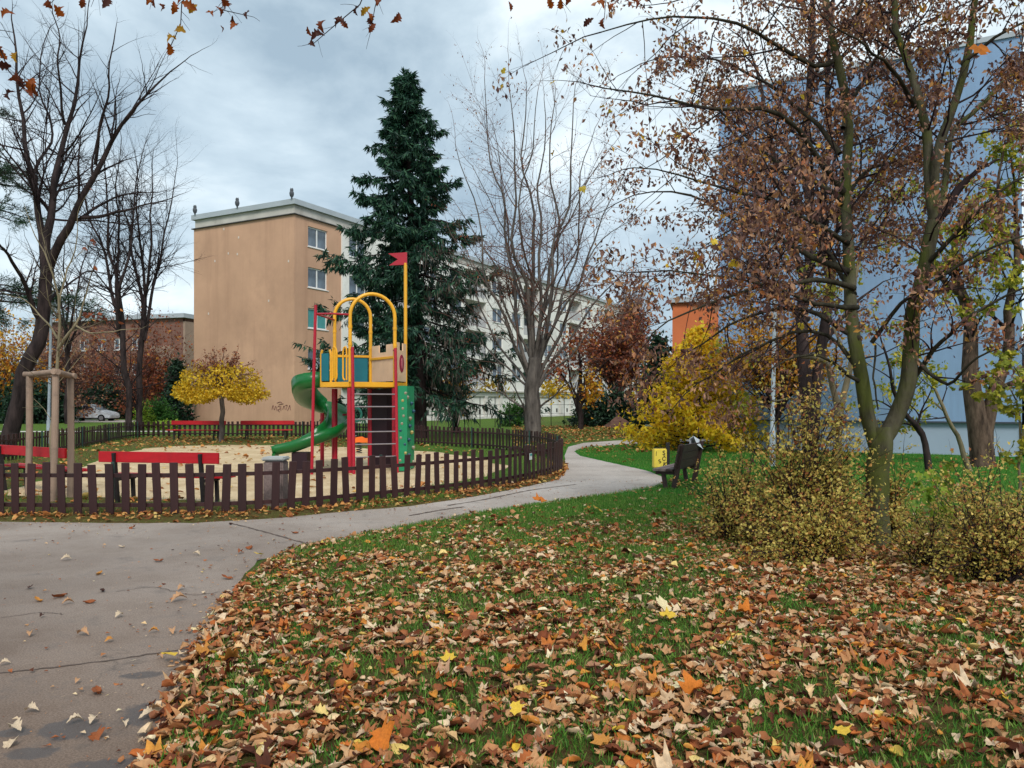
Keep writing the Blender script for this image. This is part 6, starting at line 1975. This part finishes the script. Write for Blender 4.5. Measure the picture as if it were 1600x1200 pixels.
for c, lf in TW:
    Yt = c[-1][1]
    for (u, v) in lf:
        d = rdir(rg, 1, .5)[0]
        sz = rg.uniform(.085, .14)
        pos = P(u, v, Yt + rg.normal() * .05) - d * sz * .5
        put_leaf(ro, 'leaf', OAK[int(rg.integers(0, 5))], OC[int(rg.choice(4, p=[.35, .25, .15, .25]))], pos, d, (rg.normal() * .7, -1, rg.normal() * .7), sz)

# ------------------------------------------------------------------ grass and fallen leaves
rg = np.random.default_rng(301)
L_fall = mat_leaf('fallen_leaves', [(0.0, lin(70, 38, 26)), (0.12, lin(120, 62, 34)), (0.24, lin(166, 98, 58)), (0.40, lin(188, 134, 88)), (0.58, lin(204, 162, 118)), (0.72, lin(226, 200, 166)), (0.80, lin(146, 86, 54)), (0.88, lin(194, 108, 48)), (0.94, lin(214, 150, 62)), (0.97, lin(240, 226, 190)), (1.0, lin(228, 188, 60))], .15, .75, nvar=.3, nscale=30)
L_fall2 = mat_leaf('fallen_orange_leaves', [(0.0, lin(120, 70, 38)), (0.4, lin(176, 110, 58)), (0.75, lin(206, 150, 86)), (1.0, lin(214, 184, 110))], .15, .75)
FP = [tuple(q) for q in FENCE[::3]]
def scatter(n, x0, x1, y0, y1):
    return rg.uniform(x0, x1, n), rg.uniform(y0, y1, n)
TM = [leaf_crumple(1), leaf_crumple(2, .7), leaf_crumple(3, .45), leaf_oak(.5, 1), leaf_crumple(6, .9), leaf_maple(.8, 1, .09), leaf_maple(1.1, 2, .10), leaf_crumple(4, .8), leaf_crumple(7, .6), leaf_crumple(8, .75), leaf_maple(.5, 21, .12), leaf_crumple(9, 1.0)]
PW = np.array([.11, .11, .07, .09, .10, .05, .05, .11, .09, .09, .05, .08])
def lay(x, y, s0, s1, mats, name, lift=.02, tilt=.45, tms=TM, pw=PW, label=None):
    z = ground_z(x, y)
    dp = sdist(x, y, PATH); dsd = sdist(x, y, SAND)
    z = np.maximum(z, np.where(dp < 0, .004, np.where(dsd < 0, .008, -1)))
    ch = []
    pick = rg.choice(len(tms), len(x), p=pw)
    for k, tm in enumerate(tms):
        i = pick == k
        n_ = i.sum()
        if not n_:
            continue
        a = rg.random(n_) * 2 * PI
        ax_ = np.stack([np.cos(a), np.sin(a), rg.normal(size=n_) * tilt * .5], 1)
        nr = np.stack([rg.normal(size=n_) * tilt, rg.normal(size=n_) * tilt, np.where(rg.random(n_) < .8, 1.0, -1.0)], 1)
        sz = (s0 + (s1 - s0) * rg.random(n_) ** 1.5) * (1.25 if k in (5, 6) else 1)
        pos = np.stack([x[i], y[i], z[i] + lift * rg.random(n_) + .008], 1) - ax_ * sz[:, None] * .5
        V, Fs = leaves(pos, ax_, nr, sz, tm)
        ch.append((V, Fs))
    V, Fs = join_leaves(ch)
    o = link(name, np_mesh(name, V, Fs, False), mats)
    o['kind'] = 'stuff'
    if label:
        o['label'] = label
    return o
# thick carpet on the near lawn
x, y = scatter(105000, -2.4, 8.5, 2.4, 15.5)
ok = np.abs(x / y) < .78
x, y = x[ok], y[ok]
dp = sdist(x, y, PATH)
hole = fbm(x * 3.6, y * 3.6, 31)
far = ss(5.4, 11.6, y - .42 * np.maximum(x, 0))
edge = np.exp(-(np.maximum(dp, 0) / .35) ** 2) * (y < 8.5)
under = np.exp(-(((x - 4.2) / 2.4) ** 2 + ((y - 7.6) / 1.5) ** 2))
dens = np.clip(.55 + 1.7 * (hole - .42) / .3, .22, 1.0)
dens = np.maximum(dens, np.maximum(edge * .95, under)) * np.clip(1.0 - .93 * far, 0, 1)
dens = np.maximum(dens, .6 * under)
dens = np.where(dp < 0, .9 * np.exp(-(dp / .07) ** 2) * (y < 9), dens)
dens *= np.clip(1.15 - y * .02, .6, 1)
k = rg.random(len(x)) < dens
x, y = x[k], y[k]
nr_ = y < 5.4
LITE = [leaf_lite(40 + q, .45 + .07 * q) for q in range(7)] + [leaf_maple(.8, 1, .09), leaf_maple(.6, 3, .10)]
lay(x[nr_], y[nr_], .03, .105, L_fall, 'fallen_leaves', .022, .28, label='carpet of brown and tan fallen leaves on the lawn nearest the camera')
lay(x[~nr_], y[~nr_], .026, .085, L_fall, 'fallen_leaves', .022, .28, tms=LITE, pw=np.array([.125] * 7 + [.0625] * 2), label='carpet of brown and tan fallen leaves stretching back to the shrubs')
# leaves along the fence foot, in the playground, on the far lawn
x, y = scatter(26000, -9.5, 1.8, 10.3, 20)
fd = sdist(x, y, FP)
k = (fd > -.25) & (fd < .9) & (rg.random(len(x)) < np.where(fd > -.02, np.where(fd > .3, .45, .8), .3)) & (sdist(x, y, PATH) > -.04)
lay(x[k], y[k], .045, .095, L_fall2, 'fallen_leaves', .02, .5, tms=LITE, pw=np.array([.125] * 7 + [.0625] * 2), label='brown leaves drifted against the foot of the near fence')
x, y = scatter(20000, -17, -1, 12, 37)
fd = sdist(x, y, FP); dsd = sdist(x, y, SAND)
pr = np.where(dsd > 0, .34, .10) * np.where((y > 27) & (x < -6), 1.0, .35) * np.clip(2 * fbm(x * .6, y * .6, 44) - .2, .1, 1)
pr = np.where((x < -5.2) & (y < 17) & (dsd > 0), .22, pr)
k = (fd < -.1) & (rg.random(len(x)) < pr)
lay(x[k], y[k], .08, .15, L_fall2, 'fallen_leaves', .02, .4, tms=LITE[:7], pw=np.full(7, 1 / 7), label='orange leaves scattered inside the playground fence')
x, y = scatter(9000, 0, 12, 24, 52)
k = (sdist(x, y, FP) > .2) & (sdist(x, y, PATH) > .1) & (rg.random(len(x)) < .42) & (x < .25 * y)
lay(x[k], y[k], .10, .20, L_fall2, 'fallen_leaves', .02, .4, tms=[leaf_kite(.6, .3), leaf_kite(.8, .5)], pw=[.5, .5], label='tan leaves scattered over the far lawn')
x, y = scatter(1500, 1.4, 12, 13, 25)
k = (sdist(x, y, PATH) > .1) & (rg.random(len(x)) < .22)
lay(x[k], y[k], .06, .12, L_fall2, 'fallen_leaves', .02, .4, tms=LITE[:7], pw=np.full(7, 1 / 7), label='few leaves on the bright green lawn by the bench')

# grass blades
L_grass = mat_leaf('grass_blades', [(0.0, lin(54, 98, 34)), (0.5, lin(88, 138, 48)), (0.85, lin(126, 164, 68)), (1.0, lin(170, 164, 98))], .4, .6, nvar=.15)
L_grassb = mat_leaf('lush_grass_blades', [(0.0, lin(58, 112, 36)), (0.5, lin(90, 146, 56)), (0.9, lin(128, 172, 76)), (1.0, lin(176, 174, 104))], .4, .6, nvar=.15)
blade2 = (np.array([[0, .5, 0], [0, -.5, 0], [.6, .3, .08], [1, 0, .3]]), [np.array([[0, 1, 2], [2, 1, 3]])])
blade1 = (np.array([[0, .5, 0], [0, -.5, 0], [1, 0, .2]]), [np.array([[0, 1, 2]])])
def grass(x, y, h0, h1, w, mat, name, label, blade=blade1):
    n_ = len(x)
    z = ground_z(x, y)
    hgt_ = rg.uniform(h0, h1, n_)
    d = norm(np.stack([rg.normal(size=n_) * .38, rg.normal(size=n_) * .38, np.ones(n_)], 1))
    a = rg.random(n_) * 2 * PI
    nr = np.stack([np.cos(a), np.sin(a), np.zeros(n_)], 1)
    tv, tf = blade
    aa = d; nn = norm(nr - (nr * aa).sum(1, keepdims=True) * aa); bb_ = np.cross(nn, aa)
    ww = (w * rg.uniform(.7, 1.3, n_))[:, None, None]
    pos = np.stack([x, y, z - .005], 1)
    V = pos[:, None] + hgt_[:, None, None] * tv[None, :, 0:1] * aa[:, None] + ww * tv[None, :, 1:2] * bb_[:, None] + hgt_[:, None, None] * tv[None, :, 2:3] * nn[:, None]
    Fs = [(f[None] + (np.arange(n_) * len(tv))[:, None, None]).reshape(-1, f.shape[1]) for f in tf]
    o = link(name, np_mesh(name, V.reshape(-1, 3), Fs), mat)
    o['kind'] = 'stuff'; o['label'] = label
    return o
x, y = scatter(390000, -2.4, 8.5, 2.4, 13.0)
ok = np.abs(x / y) < .78
x, y = x[ok], y[ok]
hole = fbm(x * 3.6, y * 3.6, 31)
dp = sdist(x, y, PATH)
under = np.exp(-(((x - 4.2) / 2.2) ** 2 + ((y - 7.6) / 1.3) ** 2))
pr = np.clip(1.1 - 2.6 * (hole - .34), .12, 1.0) * (1 - .8 * under)
pr *= np.where(fbm(x * 6, y * 6, 77) > .48, .9, .4)
k = (dp > .05) & (rg.random(len(x)) < pr * (1 + .6 * ss(6.5, 9, y)))
grass(x[k], y[k], .02, .07, .0055, L_grass, 'lawn_grass', 'green grass tufts showing between the fallen leaves', blade2)
x, y = scatter(240000, -.6, 14, 10.0, 28)
dp = sdist(x, y, PATH)
lod = np.clip(12.0 / y, .4, 1)
k = (dp > .03) & (sdist(x, y, FP) > .3) & (np.abs(x / y) < .72) & (rg.random(len(x)) < lod) & (y > 10.5 - .1 * x) & ((x > 1.2) | (y < 14)) & (y < BL[1] - (x - BL[0]) * .553)
grass(x[k], y[k], .04, .085, .009, L_grassb, 'lawn_grass', 'bright green mown grass beside the bench and blue gable')
x, y = scatter(90000, -17, 2, 10.2, 37)
fd = sdist(x, y, FP); dsd = sdist(x, y, SAND)
near = (fd > -.45) & (fd < .10) & (rg.random(len(x)) < .6 * (vnoise(x * 3, y * 3, 9) > .5))
ins = (fd < -.1) & (dsd > .0) & (rg.random(len(x)) < .22)
k = near | ins
grass(x[k], y[k], .05, .15, .012, L_grass, 'lawn_grass', 'weedy grass along the fence and round the sand')

# grit, twig bits and leaf crumbs on the path
x, y = scatter(34000, -7, 3.4, 3.2, 16)
dp = sdist(x, y, PATH)
k = (dp < 0) & (np.abs(x / y) < .72) & (rg.random(len(x)) < .10 + .55 * np.exp(dp / .35))
lay(x[k], y[k], .008, .045, L_fall, 'path_debris', .0, .15, tms=[leaf_simple(.12, .02), leaf_simple(.7, .2), leaf_kite(.7, .4)], pw=[.5, .3, .2], label='crumbs of leaves and twig bits on the asphalt path')

# single leaves on the path and the showiest ones on the lawn
LM = []
for tm in (leaf_crumple(11), leaf_oak(.5, 12), leaf_oval(.6, .6), leaf_maple(.5, 13, .05), leaf_maple(.35, 14, .03), leaf_maple(.9, 15, .07)):
    me = np_mesh('fallen_leaf', tm[0], tm[1], True); me.materials.append(L_fall); LM.append(me)
def onecol(nm, c, tr=.15):
    return mat_leaf(nm, [(0, lin(*c)), (1, lin(*c))], tr, .7, nvar=.25, nscale=14)
PC = [onecol('leaf_tan', (190, 146, 108)), onecol('leaf_pale', (208, 186, 158)), onecol('leaf_rust', (150, 84, 46)), onecol('leaf_dark', (74, 46, 38)), onecol('leaf_ochre', (196, 134, 62)), onecol('leaf_yellow', (222, 184, 66)), onecol('leaf_cream', (230, 214, 168)), onecol('leaf_orange', (206, 118, 40))]
def ground_leaf(u, v, size, mi, ci, label, group=None, tilt=.25, lift=.012):
    gx_, gy_ = G(u, v)
    a = rg.random() * 2 * PI
    z = max(float(ground_z(np.array([gx_]), np.array([gy_]))[0]), 0.0) + lift
    ax_ = np.array([math.cos(a), math.sin(a), rg.normal() * .1])
    off = .5 if mi < 3 else 0
    o = put_leaf(None, 'fallen_leaf', LM[mi], PC[ci], np.array([gx_, gy_, z]) - ax_ * size * off, ax_, (rg.normal() * tilt, rg.normal() * tilt - .15, 1), size)
    tag(o, label, 'leaf', group)
gp = 'leaves lying on the path'
for (u, v, s_, mi, ci) in [(60, 940, .10, 0, 4), (93, 934, .13, 0, 2), (45, 920, .07, 3, 3), (140, 943, .09, 0, 2), (106, 945, .09, 1, 0), (186, 965, .08, 1, 1), (280, 940, .13, 1, 0), (130, 994, .10, 1, 0),
                           (152, 1084, .11, 0, 2), (146, 1154, .09, 5, 2), (50, 1114, .08, 1, 1), (24, 1144, .10, 1, 1), (118, 1132, .08, 1, 1), (146, 1130, .07, 1, 1), (230, 1124, .09, 1, 1), (194, 1136, .06, 1, 1), (120, 1068, .05, 2, 0),
                           (103, 876, .10, 1, 1), (155, 898, .09, 0, 4), (248, 878, .11, 0, 2), (190, 856, .09, 0, 1), (390, 858, .11, 0, 2), (375, 865, .09, 1, 2), (307, 868, .08, 1, 1), (355, 905, .11, 0, 2), (283, 922, .08, 1, 0), (206, 826, .10, 5, 2), (360, 820, .08, 0, 3), (461, 834, .09, 0, 2), (8, 1040, .06, 1, 1), (15, 1165, .08, 5, 1), (48, 994, .07, 1, 0), (65, 965, .05, 2, 3), (160, 925, .08, 0, 3), (250, 1030, .06, 1, 0), (270, 990, .08, 1, 0), (240, 990, .07, 1, 4), (170, 1004, .06, 2, 4)]:
    look = ['small tan', 'small pale', 'small rust-brown', 'small dark brown', 'small ochre'][ci]
    shp = ['curled', 'lobed', 'oval', 'star-shaped', 'star-shaped', 'crumpled'][mi]
    place = 'beyond the far path joint' if v < 850 else 'on the asphalt path' if v < 1015 else 'on the asphalt nearest the camera'
    place += ' near the left edge' if u < 75 else '' if u < 175 else ' by the leaf carpet'
    ground_leaf(u, v, s_, mi, ci, f'{look} {shp} leaf {place}', gp)
for (u, v, s_, mi, ci, lab) in [(1040, 965, .19, 4, 6, 'large cream maple leaf lying pale side up at mid lawn'), (1045, 985, .15, 3, 5, 'yellow maple leaf tucked under the large cream one'), (1060, 1095, .14, 4, 6, 'cream maple leaf at the lower right beside a curled orange one'),
                                (1085, 1105, .15, 5, 7, 'curled orange leaf overlapping a cream one at lower right'), (700, 1052, .11, 4, 5, 'flat yellow leaf left of the bottom centre'), (803, 1132, .10, 4, 5, 'yellow maple leaf near the bottom centre'), (1312, 1170, .11, 4, 5, 'bright yellow maple leaf at the bottom right'),
                                (800, 1068, .11, 5, 7, 'curled orange leaf above the yellow one at bottom centre'), (500, 1112, .13, 4, 6, 'cream maple leaf near the bottom left of the lawn'), (268, 1035, .13, 4, 5, 'yellow leaf on the ragged edge of the leaf carpet'), (320, 1035, .15, 5, 4, 'long ochre leaf at the carpet edge beside the path'),
                                (360, 1050, .13, 5, 4, 'ochre leaf just inside the carpet edge at left'), (325, 975, .13, 3, 6, 'pale yellow leaf at the lawn corner beside the path'), (408, 876, .13, 4, 5, 'yellow leaf where the lawn edge bends toward the path'), (670, 955, .12, 4, 6, 'small cream leaf at the middle left of the lawn'), (845, 788, .28, 3, 7, 'orange maple leaf standing up at the far lawn edge'),
                                (935, 806, .20, 4, 5, 'yellow leaf on the green grass strip by the path'), (590, 1185, .17, 5, 7, 'big curled orange leaf at the bottom edge'), (1160, 975, .15, 5, 7, 'orange curled leaf right of the large cream one'), (940, 1190, .10, 4, 4, 'ochre leaf at the bottom edge right of centre')]:
    ground_leaf(u, v, s_, mi, ci, lab, 'showy leaves on the near lawn', lift=.055, tilt=.3)
